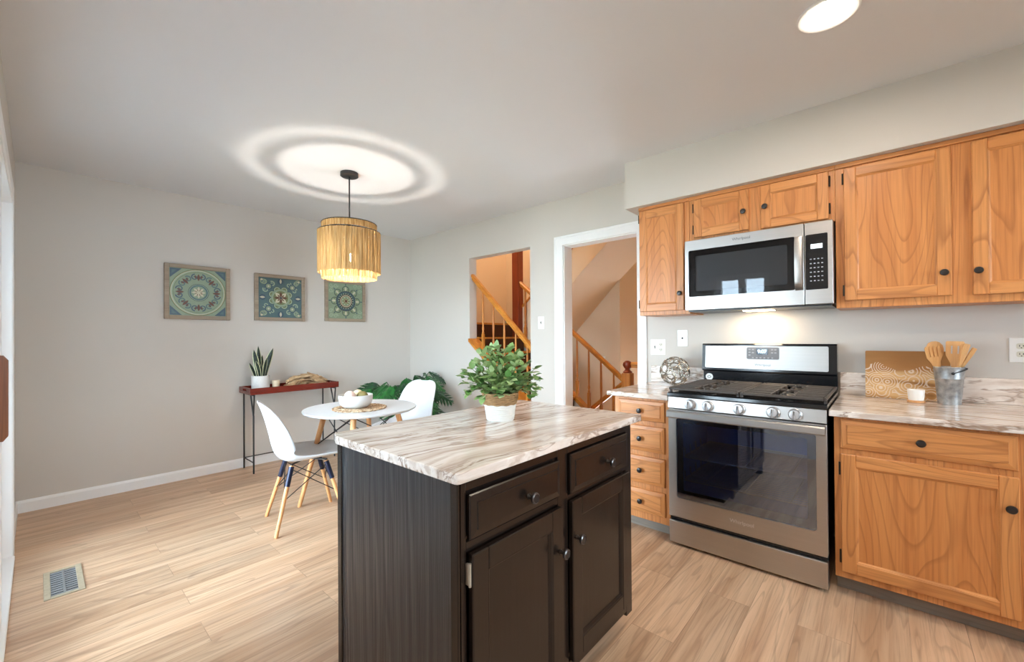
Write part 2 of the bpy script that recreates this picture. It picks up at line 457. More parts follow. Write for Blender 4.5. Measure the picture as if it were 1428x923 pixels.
# sliding patio door: casing, frame, two glazed panels, wooden handle
m = MB()
m.box((XL, SD1, 0), (XL+.018, SD1+.09, SDZ+.09), bev=.003).box((XL, SD0-.09, 0), (XL+.018, SD0, SDZ+.09), bev=.003).box((XL, SD0, SDZ), (XL+.018, SD1, SDZ+.09), bev=.003)
m.box((XL-.1, SD1-.02, 0), (XL+.012, SD1, SDZ)).box((XL-.1, SD0, 0), (XL+.012, SD0+.02, SDZ)).box((XL-.1, SD0+.02, SDZ-.02), (XL+.012, SD1-.02, SDZ))
struct('trim_2', m, TRIM, label='white casing around the sliding patio door')
d = thing('door_1', 'white framed sliding patio door with a wooden pull handle', 'door', (XL-.05, (SD0+SD1)/2, 0)); d['kind'] = 'structure'
obj('door_sill', MB().box((XL-.1, SD0+.02, 0), (XL+.022, SD1-.02, .022), bev=.003), VINYL, d)
ym = (SD0+SD1)/2
for (a, b, x) in ((SD0+.02, ym+.04, XL-.031), (ym-.04, SD1-.02, XL-.071)):
    m = MB(); z0, z1, st = .022, SDZ-.02, .085
    m.box((x, a, z0), (x+.036, a+st, z1), bev=.004).box((x, b-st, z0), (x+.036, b, z1), bev=.004)
    m.box((x, a+st, z0), (x+.036, b-st, z0+.11), bev=.004).box((x, a+st, z1-st), (x+.036, b-st, z1), bev=.004)
    p = obj('door_panel', m, VINYL, d)
    obj('pane', MB().box((x+.015, a+st, z0+.11), (x+.021, b-st, z1-st)), PANE, p)
HW = wood('dark_handle_wood', S(168, 104, 56), S(140, 78, 38), S(82, 42, 20), axis='Z', line=.4, across=16)
hy = 1.985
m = MB().box((XL+.005, hy-.03, .935), (XL+.016, hy+.03, 1.185), bev=.003)
hp = obj('handle_plate', m, BLACKM, d)
m = MB().prism([(XL+.016, .93), (XL+.040, .93), (XL+.050, .945), (XL+.050, 1.172), (XL+.040, 1.187), (XL+.016, 1.187), (XL+.016, 1.16), (XL+.03, 1.15), (XL+.03, .965), (XL+.016, .955)], 'y', hy-.016, hy+.016)
obj('pull', m, HW, hp)

def window(n, put_axis, a0, a1, z0, z1, pos, cols):
    t = thing('window_%d' % n, 'white framed window', 'window'); t['kind'] = 'structure'; del t['category']
    P = (lambda a, h, z: (h, a, z)) if put_axis == 'y' else (lambda a, h, z: (a, h, z))
    m = MB(); q0, q1 = pos
    for (u0, u1, v0, v1) in ((a0, a0+.06, z0, z1), (a1-.06, a1, z0, z1), (a0+.06, a1-.06, z0, z0+.06), (a0+.06, a1-.06, z1-.06, z1)):
        m.box(P(u0, q0, v0), P(u1, q1, v1), bev=.004)
    for k in range(1, cols):
        c = a0+(a1-a0)*k/cols; m.box(P(c-.04, q0, z0+.06), P(c+.04, q1, z1-.06), bev=.004)
    obj('window_frame', m, VINYL, t)
    obj('pane', MB().box(P(a0+.06, (q0+q1)/2-.003, z0+.06), P(a1-.06, (q0+q1)/2+.003, z1-.06)), PANE, t)
window(1, 'y', W0, W1, WZ0, WZ1, (XL-.10, XL-.03), 2)
window(2, 'x', .3, 2.3, 1.05, 2.05, (YB-.09, YB-.02), 3)  # unseen window, added to supply light from the camera side
LAWN = plain('lawn_green', S(124, 126, 112), .95, spec=.1, var=.3, nscale=6)
DECK = plain('pale_bounce_deck', S(214, 210, 204), .8, var=.1)  # deck made pale so it bounces sunlight up to the ceiling
struct('ground', MB().box((-14, -14, -.45), (XL-.12, 14, -.4)).box((XL-.12, -14, -.45), (9, YB-.1, -.4)), LAWN, label='mown lawn outside the patio door')
struct('terrace', MB().box((-2.6, .4, -.16), (XL-.12, 4.6, -.1)), DECK, label='unseen deck outside the patio door, made pale to bounce light inside')

# ------------------------------------------------------------------ hall and staircase behind the right wall
HX1, HX2, HZ, HYT = 5.2, 6.1, 4.9, 4.72
struct('hall_floor', MB().box((XW+.05, -.8, -.1), (4.18, HYT, 0)).box((4.18, -.8, -.1), (HX2, 1.95, 0)).box((4.2, 1.95, -1.6), (HX2, HYT, -1.5)).box((4.18, 1.85, -1.6), (HX2, 1.95, -.1)).box((4.1, 1.95, -1.6), (4.18, HYT, -.1)), FLOOR, label='plank floor of the hall, with unseen walls below that block sky light', kind='structure')  # last two boxes: unseen walls added to keep out sky light below
m = MB()
m.box((HX1, 2.68, -1.5), (HX1+.1, HYT, HZ)).box((HX2, -.8, -.1), (HX2+.1, 2.68, HZ)).box((HX1, 2.66, -1.5), (HX2, 2.68, HZ))
m.box((XH, HYT, -1.5), (HX1+.1, HYT+.1, HZ)).box((XH, -.9, -.1), (HX2+.1, -.8, HZ))
m.box((XH, YB, ZC), (XH+.005, HYT, HZ))
struct('hall_wall', m, HALLP, label='beige walls of the stair hall')
struct('hall_ceiling', MB().box((XH, -.9, HZ), (HX2+.1, HYT+.1, HZ+.1)), HALLP)
m = MB(); n2 = 8; rz = .177; tr = .19; ys = 2.35; SX0, SX1 = XH+.004, 4.17
for k in range(n2):
    y0 = ys+k*tr; y1 = 3.68+.001 if k < n2-1 else HYT-.001
    m.box((SX0, y0, 0 if k == 0 else (k)*rz-.02), (SX1 if k < n2-1 else HX1-.001, (y0+tr) if k < n2-1 else y1, (k+1)*rz-.022), 0)
    m.box((SX0, y0-.02, (k+1)*rz-.022), (SX1 if k < n2-1 else HX1-.001, y0+.04, (k+1)*rz), 1)
    m.box((SX0, y0+.04, (k+1)*rz-.022), (SX1 if k < n2-1 else HX1-.001, (y0+tr) if k < n2-1 else y1, (k+1)*rz-.002), 0)
    if k: m.box((SX0, y0, 0), (SX1, y0+tr if k < n2-1 else y0+.02, k*rz-.02), 0)
struct('staircase', m, [CARPET, STAIRW], label='brown carpeted stair flight rising to the landing')
# upper flight: sloped slab over the down flight, its soffit smooth
def upz(y): return 1.60+.84*(3.60-y)
m = MB()
ya, yb = 3.62, 1.0
m.prism([(ya, upz(ya)), (yb, upz(yb)), (yb, upz(yb)-.36), (2.70, upz(2.70)-.39), (ya, upz(ya)-.55)], 'x', 4.25, HX1-.001)
struct('upper_flight', m, HALLP, label='enclosed underside of the upper stair flight')
struct('trim_3', MB().prism([(3.62, upz(3.62)), (1.0, upz(1.0)), (1.0, upz(1.0)+.03), (3.62, upz(3.62)+.03)], 'x', 4.235, 4.35), STAIRW, label='oak cap along the upper flight')

def baluster(mb, x, y, z0, z1, r=.017):
    h = z1-z0; sq = min(.20, h*.28)
    mb.box((x-r, y-r, z0), (x+r, y+r, z0+sq), bev=.002)
    prof = [(r*.75, 0), (r*1.05, .015), (r*.6, .03), (r*.95, .055), (r*.95, .06), (r*.62, .09), (r*.9, .2), (r*.62, h-sq)]
    prof = [(a, min(b, h-sq)) for a, b in prof]
    mb.lathe(prof, (x, y, z0+sq), seg=10)
def rail(mb, x, y0, z0, y1, z1, wd=.062, hh=.062):
    prof = [(-wd*.32, -hh*.5), (wd*.32, -hh*.5), (wd*.34, -hh*.1), (wd*.5, 0), (wd*.5, hh*.25), (wd*.3, hh*.5), (-wd*.3, hh*.5), (-wd*.5, hh*.25), (-wd*.5, 0), (-wd*.34, -hh*.1)]
    mb.loops([[(x+a, y0, z0+b) for a, b in prof], [(x+a, y1, z1+b) for a, b in prof]])
def zl(y, p, q): return p[1]+(q[1]-p[1])*(y-p[0])/(q[0]-p[0])

# knee wall cap in the opening (trim) and its rail
struct('trim_4', MB().prism([(PY0+.001, KA), (PY1-.001, KB), (PY1-.001, KB+.034), (PY0+.001, KA+.034)], 'x', XW-.025, XH+.025), STAIRW, label='oak cap on the sloping knee wall of the stair opening')
t = thing('stair_railing', 'golden oak handrail with turned balusters in the wall opening', 'railing', (3.283, 3.05, .82), group='stair railings')
m = MB(); rp, rq = (PY1-.001, 1.925), (PY0+.001, 1.095)
rail(m, 3.283, rp[0], rp[1], rq[0], rq[1]); obj('handrail', m, STAIRW, t, 40)
for y in (3.335, 3.175, 3.015, 2.855, 2.70):
    m = MB(); baluster(m, 3.283, y, zl(y, (PY0, KA+.034), (PY1, KB+.034))-.004, zl(y, rp, rq)-.022, .014); obj('baluster', m, STAIRZ, t, 40)
# rail beyond the flight, seen through the doorway, with its newel
RX = 4.215
t = thing('stair_railing', 'oak handrail with balusters seen through the doorway, running down to a ball-topped newel', 'railing', (RX, 2.8, 0), group='stair railings')
rp, rq = (2.126, .77), (3.57, 1.94)
m = MB(); rail(m, RX, rp[0], rp[1], rq[0], rq[1]); obj('handrail', m, STAIRW, t, 40)
cp, cq = (2.13, .02), (3.57, 1.215)
m = MB(); m.prism([(2.13, 0.0), (3.57, 1.18), (3.57, 1.235), (2.13, .055)], 'x', RX-.04, RX+.04); obj('stringer_cap', m, STAIRW, t)
m = MB(); m.prism([(2.13, -.3), (3.57, -.3), (3.57, 1.18), (2.13, 0.0)], 'x', RX-.03, RX+.03); obj('stringer_wall', m, WALL, t)
for k in range(9):
    y = 2.235+.158*k
    m = MB(); baluster(m, RX, y, zl(y, (2.13, .055), (3.57, 1.235))-.004, zl(y, rp, rq)-.022, .016); obj('baluster', m, STAIRZ, t, 40)
t = thing('newel_post', 'oak newel post with a ball top at the foot of the stair', 'post', (RX, 2.07, 0))
m = MB().box((RX-.05, 2.02, 0), (RX+.05, 2.12, .84), bev=.006); obj('post', m, STAIRZ, t)
m = MB().lathe([(.045, 0), (.05, .012), (.03, .03), (.026, .045), (.04, .06), (.052, .085), (.045, .115), (.02, .132), (.0, .135)], (RX, 2.07, .84), seg=20); obj('ball_cap', m, REDW, t, 40)
t = thing('landing_railing', 'level oak guard rail behind the newel post', 'railing', (RX, 1.4, 0))
m = MB(); rail(m, RX, 2.019, .93, .9, .93); obj('handrail', m, STAIRW, t, 40)
for k in range(8):
    m = MB(); baluster(m, RX, 1.92-.125*k, 0, .91, .012); obj('baluster', m, STAIRZ, t, 40)
t = thing('basement_railing', 'oak handrail falling away behind the stair balusters', 'railing', (4.31, 2.3, 0))
m = MB(); rail(m, 4.31, 2.08, .78, 3.4, -.27); obj('handrail', m, STAIRW, t, 40)
for k in range(9):
    y = 2.17+.13*k; m = MB(); baluster(m, 4.31, y, zl(y, (2.08, 0), (3.4, -1.05))-.0, zl(y, (2.08, .76), (3.4, -.29)), .012); obj('baluster', m, STAIRZ, t, 40)
tag(obj('stair_post', MB().box((RX-.055, 3.572, 1.0), (RX+.055, 3.68, 2.75), bev=.006), REDW), 'tall dark red-brown stair post seen in the wall opening', 'post')
t = thing('upper_railing', 'red-brown rail of the upper flight beyond the stair post', 'railing', (4.3, 3.0, upz(3)))
m = MB(); rail(m, 4.29, 3.55, upz(3.55)+.86, 1.2, upz(1.2)+.86); obj('handrail', m, REDW, t, 40)
for k in range(12):
    y = 3.4-.17*k; m = MB(); baluster(m, 4.29, y, upz(y)+.028, upz(y)+.85, .014); obj('baluster', m, STAIRZ, t, 40)
# hall lamp (out of frame), thermostat, outlet
t = thing('unseen_ceiling_lamp', 'round opal hall lamp under the high hall ceiling', 'lamp', (4.6, 1.2, HZ))
obj('lamp_base', MB().lathe([(.1, 0), (.1, -.03)], (4.6, 1.2, HZ), seg=24), BLACKM, t, 40)
obj('lamp_globe', MB().sphere((4.6, 1.2, HZ-.19), .17), emit('warm_opal_glow', (1, .84, .64, 1), HALL_STRENGTH), t, 60)
t = thing('unseen_ceiling_lamp', 'unseen lamp added to brighten the stair landing', 'lamp', (3.85, 3.6, HZ))  # added lamp; brightens the stairs where the hall lamp is blocked
obj('lamp_base', MB().lathe([(.1, 0), (.1, -.03)], (3.85, 3.6, HZ), seg=24), BLACKM, t, 40)
obj('lamp_globe', MB().sphere((3.85, 3.6, HZ-.6), .17), emit('landing_fill_glow', (1, .86, .68, 1), HALL_STRENGTH*4.5), t, 60)
obj('lamp_stem', MB().tube([(3.85, 3.6, HZ-.03), (3.85, 3.6, HZ-.44)], .01, 8), BLACKM, t, 60)
t = thing('wall_sconce', 'small warm hall sconce', 'lamp', (HX2, .3, 1.9))
obj('lamp_base', MB().box((HX2-.03, .22, 1.85), (HX2, .38, 1.95), bev=.004), BLACKM, t)
obj('lamp_globe', MB().sphere((HX2-.14, .3, 1.95), .1), emit('sconce_glow', (1, .74, .46, 1), HALL_STRENGTH*.6), t, 60)
t = thing('thermostat', 'dark framed thermostat on the hall wall past the doorway', 'thermostat', (HX2, 2.46, 1.46))
obj('body', MB().box((HX2-.022, 2.44, 1.40), (HX2, 2.52, 1.52), bev=.006), plain('dark_bronze', (.03, .022, .018, 1), .4, .5), t)
obj('dial', MB().box((HX2-.026, 2.455, 1.425), (HX2-.022, 2.505, 1.495), bev=.001), PLATE, t)

# ------------------------------------------------------------------ kitchen cabinets
def knob(name, pos, out, mat, parent, r=.0165, ln=.027, mat2=None):
    m = MB()
    prof = [(r*.42, 0), (r*.38, ln*.35), (r*.5, ln*.5), (r*.95, ln*.62), (r, ln*.75), (r*.85, ln*.93), (r*.4, ln), (0, ln*1.01)]
    if mat2:
        prof = [(r*.55, 0), (r*.36, ln*.2), (r*.34, ln*.5), (r*.9, ln*.66), (r, ln*.8), (r*.96, ln*.92), (r*.78, ln), (r*.7, ln*.95), (0, ln*.95)]
        m.lathe(prof, pos, out, 20, mfun=lambda i, j: 1 if i in (4, 5) else 0)
        return obj(name, m, [mat, mat2], parent, 40)
    m.lathe(prof, pos, out, 20); return obj(name, m, mat, parent, 40)

class Face:
    """maps (u across, v height, w outward) to the room for a front facing -x or -y"""
    def __init__(s, d, pos): s.d = d; s.pos = pos
    def __call__(s, u, v, w): return (s.pos-w, u, v) if s.d == '-x' else (u, s.pos-w, v)
    def out(s): return (-1, 0, 0) if s.d == '-x' else (0, -1, 0)

def panel_door(F, u0, u1, v0, v1, mats, parent, st=.052, th=.019, rec=.009):
    """frame and flat panel door: stiles, rails, bead, panel (mats: upright, level, panel)"""
    m = MB()
    m.box(F(u0, v0, 0), F(u0+st, v1, th), 0, .003).box(F(u1-st, v0, 0), F(u1, v1, th), 0, .003)
    m.box(F(u0+st, v0, 0), F(u1-st, v0+st, th), 1, .0025).box(F(u0+st, v1-st, 0), F(u1-st, v1, th), 1, .0025)
    a, b, c, d = u0+st, u1-st, v0+st, v1-st
    m.box(F(a-.005, c-.005, 0), F(b+.005, d+.005, th-rec), 2)
    e = .009
    rings = [[F(*p, q) for p in ((a+k, c+k), (b-k, c+k), (b-k, d-k), (a+k, d-k))] for k, q in ((0, th-.002), (.003, th-.003), (.0045, th-.0055), (e, th-rec+.0003))]
    m.loops(rings, 0, True, False, False, mfun=lambda i, j: (1, 0, 1, 0)[j])
    return obj('door', m, mats, parent)

def drawer_front(F, u0, u1, v0, v1, mats, parent, rim=.028, th=.019, name='drawer'):
    m = MB()
    def rr(k, q): return [F(*p, q) for p in ((u0+k, v0+k), (u1-k, v0+k), (u1-k, v1-k), (u0+k, v1-k))]
    rings = [rr(0, 0), rr(0, .009), rr(.003, .0125), rr(rim-.004, .0155), rr(rim-.002, th), rr(rim, th)]
    m.loops(rings, 0, True, False, True, mfun=lambda i, j: 1 if i >= 4 else (1, 0, 1, 0)[j])
    return obj(name, m, mats, parent)

def hinge(F, u, v, parent, mat, s=1):
    m = MB().box(F(u-.004, v-.028, 0), F(u+.004, v+.028, .012), 0, .002).tube([F(u, v-.03, .014), F(u, v+.03, .014)], .004, 8)
    obj('hinge', m, mat, parent)

def carcass(mb, F, u0, u1, v0, v1, depth, opens, st=.04):
    """solid carcass behind a face frame"""
    mb.box(F(u0, v0, -depth), F(u1, v1, -.02), 0)
    mb.box(F(u0, v0, -.02), F(u1, v1, 0), 0, .0015)

OD = [OAKV, OAKH, OAKP]
HINGE = plain('dark_bronze_hinge', (.03, .02, .014, 1), .4, .6)
# wall cabinets
FU = Face('-x', 2.947)
def wall_unit(label, u0, u1, v0, doors):
    t = thing('wall_cabinet', label, 'cabinet', (2.947, (u0+u1)/2, v0), group='honey oak wall cabinets')
    m = MB(); carcass(m, FU, u0, u1, v0, 2.176, XW-2.947-.001, None); obj('body', m, OAKV, t)
    m = MB().box(FU(u0, 2.152, 0), FU(u1, 2.176, .012), 0, .002); obj('top_rail', m, OAKH, t)
    for (a, b, c, d, hs, ku, kv) in doors:
        p = panel_door(FU, a, b, c, d, OD, t)
        hu = b+.004 if hs > 0 else a-.004
        for hv in (c+.055, d-.055): hinge(FU, hu, hv, p, HINGE)
        knob('knob', FU(ku, kv, .018), FU.out(), KNOBB, p)
wall_unit('narrow tall oak wall cabinet beside the hall doorway', .985, 1.345, 1.384, [(1.020, 1.338, 1.412, 2.147, 1, 1.045, 1.527)])
wall_unit('short oak wall cabinet with two doors above the microwave', .1955, .984, 1.866, [(.622, .952, 1.893, 2.147, 1, .649, 2.008), (.223, .556, 1.884, 2.147, -1, .532, 2.014)])
wall_unit('large two-door oak wall cabinet right of the microwave', -.745, .1945, 1.380, [(-.251, .157, 1.420, 2.143, 1, -.224, 1.532), (-.722, -.319, 1.417, 2.143, -1, -.336, 1.53)])

# base cabinets
FB = Face('-x', 2.532); ZT = .876
def base_unit(label, u0, u1, drawers, doors):
    t = thing('base_cabinet', label, 'cabinet', (2.532, (u0+u1)/2, 0), group='honey oak base cabinets')
    m = MB(); carcass(m, FB, u0, u1, .082, ZT-.031, XW-2.532-.022, None); obj('body', m, OAKV, t)
    obj('toe_kick', MB().box((2.605, u0+.001, 0), (2.63, u1-.001, .082)), TOE, t)
    for (a, b, c, d) in drawers:
        p = drawer_front(FB, a, b, c, d, OD, t); knob('knob', FB((a+b)/2, (c+d)/2, .019), FB.out(), KNOBB, p)
    for (a, b, c, d, hs, ku, kv) in doors:
        p = panel_door(FB, a, b, c, d, OD, t, .055)
        hu = b+.004 if hs > 0 else a-.004
        for hv in (c+.07, d-.07): hinge(FB, hu, hv, p, HINGE)
        knob('knob', FB(ku, kv, .018), FB.out(), KNOBB, p)
TOE = wood('grey_toe_board', S(150, 140, 128), S(132, 122, 112), S(104, 96, 88), axis='Y', line=.2, rough=.5)
base_unit('narrow oak base cabinet with four drawers left of the range', .972, 1.335, [(1.0, 1.305, .703, .828), (1.0, 1.305, .512, .672), (1.0, 1.305, .308, .480), (1.0, 1.305, .128, .272)], [])
base_unit('wide oak base cabinet with a drawer over one door right of the range', -.428, .182, [(-.388, .157, .697, .833)], [(-.390, .157, .117, .671, 1, -.366, .55)])
base_unit('oak base cabinet at the far right end of the counter', -1.045, -.4285, [(-1.01, -.465, .697, .833)], [(-1.01, -.465, .117, .671, -1, -.49, .55)])

def slab(name, poly, z0, z1, label, cat='countertop', group=None):
    m = MB().prism(poly, 'z', z0, z1, 0, .004); return tag(obj(name, m, STONEY), label, cat, group)
slab('countertop', [(2.494, .9695), (3.227, .9695), (3.227, 1.376), (2.494, 1.376)], ZT-.03, ZT, 'short stone counter left of the range', group='stone wall counters')
slab('countertop', [(2.494, -1.06), (3.227, -1.06), (3.227, .199), (2.494, .199)], ZT-.03, ZT, 'long stone counter right of the range', group='stone wall counters')
tag(obj('backsplash', MB().box((3.207, .9695, ZT+.0005), (3.227, 1.376, ZT+.126), bev=.002), STONEY), 'low stone backsplash behind the openwork ball', 'backsplash', 'stone backsplashes')
tag(obj('backsplash', MB().box((3.207, -1.06, ZT+.0005), (3.227, .199, ZT+.131), bev=.002), STONEY), 'low stone backsplash behind the cutting board and bucket', 'backsplash', 'stone backsplashes')

# ------------------------------------------------------------------ gas range
RY0, RY1 = .206, .964; RXF = 2.487
t = thing('gas_range', 'stainless steel gas range with a black cooktop between the oak base cabinets', 'stove', (2.53, .585, 0))
m = MB()
m.box((2.53, RY0, .02), (3.17, RY0+.02, .872)).box((2.53, RY1-.02, .02), (3.17, RY1, .872)).box((3.15, RY0+.02, .02), (3.17, RY1-.02, .872))
m.box((2.53, RY0+.02, .02), (3.15, RY1-.02, .15)).box((2.53, RY0+.02, .80), (3.15, RY1-.02, .872))
for yy in (RY0+.05, RY1-.05):
    for xx in (2.57, 3.12): m.lathe([(.018, 0), (.018, .02)], (xx, yy, 0), seg=12)
obj('body', m, BLACKG, t)
CAV = plain('blue_lit_oven_enamel', (.26, .38, .72, 1), .3, var=.1)  # bright blue colour stands in for light inside the dark oven
m = MB()
cx, cx2, cy, cy2, cz, cz2 = 2.532, 3.1, RY0+.035, RY1-.035, .2, .79
m.face([(cx2, cy, cz), (cx2, cy2, cz), (cx2, cy2, cz2), (cx2, cy, cz2)]); m.face([(cx, cy, cz), (cx2, cy, cz), (cx2, cy, cz2), (cx, cy, cz2)])
m.face([(cx, cy2, cz), (cx2, cy2, cz), (cx2, cy2, cz2), (cx, cy2, cz2)]); m.face([(cx, cy, cz), (cx2, cy, cz), (cx2, cy2, cz), (cx, cy2, cz)]); m.face([(cx, cy, cz2), (cx2, cy, cz2), (cx2, cy2, cz2), (cx, cy2, cz2)])
obj('oven_cavity', m, CAV, t)
for z in (.36, .50):
    m = MB(); m.ring([(2.6, cy+.02, z), (3.08, cy+.02, z), (3.08, cy2-.02, z), (2.6, cy2-.02, z)], .005, 8)
    for k in range(1, 14): x = 2.6+.48*k/14; m.tube([(x, cy+.02, z), (x, cy2-.02, z)], .0036, 6)
    for k in range(3): yy = cy+.02+(cy2-cy-.04)*(k+.5)/3; m.tube([(2.6, yy, z), (3.08, yy, z)], .004, 6)
    for k in range(4): xx = 2.62+.1*k; m.tube([(xx, cy2-.01, z+.045), (xx+.02, cy2-.005, z+.045), (xx+.03, cy2-.005, z-.005), (xx+.1, cy2-.005, z-.005)], .004, 6)
    obj('oven_rack', m, STEELB, t, 40)
dr = obj('storage_drawer', MB().box((RXF, RY0, .016), (2.529, RY1, .148), bev=.006, seg=2), STEEL, t)
obj('drawer_gap', MB().box((2.505, RY0+.004, .149), (2.529, RY1-.004, .1705)), BLACKG, t)
m = MB(); holed_plate(m, (RY0, RY1, .171, .803), (.248, .918, .284, .752), RXF, 2.529, .016, .006)
dr = obj('oven_door', m, STEEL, t, 30)
obj('window', MB().prism(rrect(.248, .918, .284, .752, .016), 'x', RXF+.002, RXF+.007), OVENG, dr)
m = MB()
BEZ = plain('oven_glass_border', (.006, .007, .012, 1), .15, var=0)
holed_plate(m, (.249, .917, .285, .751), (.285, .882, .33, .725), RXF+.009, RXF+.012, .01)
obj('window_border', m, BEZ, dr)
m = MB().prism([(RXF-.034, .756), (RXF-.04, .762), (RXF-.04, .79), (RXF-.034, .797), (RXF-.012, .797), (RXF-.012, .756)], 'y', RY0+.004, RY1-.004)
for yy in (RY0+.03, RY1-.03): m.box((RXF-.013, yy-.02, .762), (RXF, yy+.02, .792))
obj('handle', m, STEELB, dr)
cp = obj('control_panel', MB().prism([(RXF+.004, .806), (RXF-.002, .81), (RXF+.006, .872), (2.529, .872), (2.529, .806)], 'y', RY0, RY1), STEEL, t)
KSIL = plain('silver_knob', S(206, 206, 208), .25, .6, var=.05)
for y in (.836, .740, .582, .425, .331):
    x = RXF+.001
    m = MB().lathe([(.0305, 0), (.0305, .006), (.026, .009), (.0245, .03), (.022, .034), (0, .035)], (x, y, .8385), (-1, 0, .1), 28)
    a = math.radians(8); m.box((x-.044, y-.0055, .816), (x-.033, y+.0055, .861), bev=.003)
    k = obj('knob', m, KSIL, cp, 35)
    obj('knob_mark', MB().box((x-.0448, y-.0012, .84), (x-.044, y+.0012, .86)), DARKGAP, k)
# cooktop and grates
obj('cooktop', MB().prism([(2.487, .873), (2.484, .88), (2.487, .895), (2.5, .9), (3.135, .9), (3.135, .873)], 'y', RY0-.003, RY1+.003), BLACKG, t)
for (bx, by, r) in ((2.66, .80, .045), (2.97, .80, .038), (2.66, .37, .05), (2.97, .37, .036), (2.82, .585, .04)):
    m = MB().lathe([(r*1.25, 0), (r*1.25, .008), (r, .01), (r, .016), (r*.8, .02), (0, .02)], (bx, by, .9), seg=24); obj('burner', m, BLACKM, t, 35)
for (a, b) in ((.589, .966), (.206, .583)):
    m = MB(); z0, z1 = .912, .928; x0, x1 = 2.505, 3.115; bw = .012
    m.box((x0, a, z0), (x1, a+bw, z1), bev=.003).box((x0, b-bw, z0), (x1, b, z1), bev=.003)
    m.box((x0, a+bw, z0), (x0+bw, b-bw, z1), bev=.003).box((x1-bw, a+bw, z0), (x1, b-bw, z1), bev=.003)
    c = (a+b)/2; xm = (x0+x1)/2
    m.box((xm-.006, a+bw, z0), (xm+.006, b-bw, z1), bev=.003)
    for q in (-.145, .145):
        for k in range(-2, 3):
            xx = xm+q+k*.045
            if k == 0:
                m.box((xx-.005, a+bw, z0), (xx+.005, c-.035, z1+.002), bev=.002).box((xx-.005, c+.035, z0), (xx+.005, b-bw, z1+.002), bev=.002)
            else:
                m.box((xx-.005, a+bw, z0), (xx+.005, c-.05, z1), bev=.002).box((xx-.005, c+.05, z0), (xx+.005, b-bw, z1), bev=.002)
        m.box((xm+q-.11, c-.0055, z0), (xm+q-.03, c+.0055, z1+.004), bev=.002).box((xm+q+.03, c-.0055, z0), (xm+q+.11, c+.0055, z1+.004), bev=.002)
        for s in (-1, 1): m.box((xm+q-.12, c+s*.05-.005, z0), (xm+q+.12, c+s*.05+.005, z1), bev=.002)
    for (xx, yy) in ((x0+.02, a+.006), (x0+.02, b-.006), (x1-.02, a+.006), (x1-.02, b-.006)): m.box((xx-.008, yy-.006, .9), (xx+.008, yy+.006, z0))
    obj('grate', m, IRON, t)
# backguard
m = MB().prism([(3.15, .875), (3.15, .985), (3.125, .99), (3.118, .998), (3.132, 1.17), (3.14, 1.178), (3.2, 1.178), (3.2, .875)], 'y', RY0, RY1)
bg = obj('backguard', m, BLACKG, t)
def bx(z): return 3.118+.014*(z-.998)/.172
m = MB(); o = rrect(.246, .942, 1.012, 1.163, .008)
m.loops([[(bx(z)+.001, y, z) for y, z in o], [(bx(z)-.003, y, z) for y, z in o]]); fp = obj('steel_fascia', m, STEELB, bg)
m = MB(); o = rrect(.498, .682, 1.077, 1.155, .008); m.loops([[(bx(z)-.003, y, z) for y, z in o], [(bx(z)-.006, y, z) for y, z in o]])
for k in range(6): m.box((bx(1.086)-.008, .53+k*.022, 1.083), (bx(1.086)-.005, .54+k*.022, 1.091), 1)
for (yy, zz) in ((.665, 1.14), (.665, 1.122), (.665, 1.104), (.645, 1.14), (.645, 1.12), (.518, 1.14), (.518, 1.12), (.536, 1.14), (.536, 1.12)): m.box((bx(zz)-.008, yy-.006, zz-.004), (bx(zz)-.005, yy+.006, zz+.004), 1)
obj('control_keys', m, [GREYP, plain('pale_key', S(160, 160, 164), .4)], bg)
obj('clock_screen', MB().box((bx(1.12)-.009, .56, 1.108), (bx(1.12)-.004, .624, 1.147)), plain('clock_blue', (.004, .007, .03, 1), .1, var=0), bg)
text('clock_digits', '9:07', .03, (bx(1.12)-.0097, .592, 1.1275), emit('clock_glow', (.55, .8, 1, 1), 2.0), bg, bold=.0006)
LOGOM = plain('logo_grey', S(92, 92, 96), .3, .5)
text('logo', 'Whirlpool', .022, (bx(1.04)-.0036, .59, 1.04), LOGOM, bg)
text('logo', 'Whirlpool', .028, (RXF-.0006, .575, .232), plain('logo_silver', S(228, 228, 230), .3, .5), dr)
m = MB().lathe([(.024, 0), (.024, .0015), (0, .0016)], (3.149, .925, .945), (-1, 0, 0), 28)
stc = obj('round_sticker', m, PLATE, bg)
obj('sticker_print', MB().ring([(3.1474, .925+.011*math.cos(a), .945+.007*math.sin(a)) for a in [k*math.pi/8 for k in range(16)]], .0018, 6), plain('sticker_ink', (.05, .05, .06, 1), .5), stc)

# ------------------------------------------------------------------ microwave
MY0, MY1, MZ0, MZ1, MX = .2, .982, 1.402, 1.858, 2.842
t = thing('microwave', 'stainless over-the-range microwave under the short oak cabinet', 'microwave', (MX, .59, MZ0))
m = MB().box((2.872, MY0, MZ0+.008), (XW-.001, MY0+.015, MZ1)).box((2.872, MY1-.015, MZ0+.008), (XW-.001, MY1, MZ1)).box((2.872, MY0+.015, MZ1-.015), (XW-.001, MY1-.015, MZ1)).box((2.872, MY0+.015, MZ0+.008), (XW-.001, MY1-.015, MZ0+.06)).box((3.2, MY0+.015, MZ0+.06), (XW-.001, MY1-.015, MZ1-.015))
m.box((2.88, MY0+.01, MZ0-.008), (3.2, MY1-.01, MZ0+.008))
obj('body', m, plain('dark_grey_housing', (.03, .03, .032, 1), .35, var=0), t)
m = MB(); holed_plate(m, (.330, MY1, MZ0, MZ1), (.372, .958, 1.488, 1.792), MX, 2.872, .01, .005)
d = obj('door', m, STEEL, t, 30)
obj('window', MB().prism(rrect(.372, .958, 1.488, 1.792, .01), 'x', MX+.002, MX+.006), MICG, d)
INS = plain('grey_screen', S(150, 150, 152), .5, var=.05)
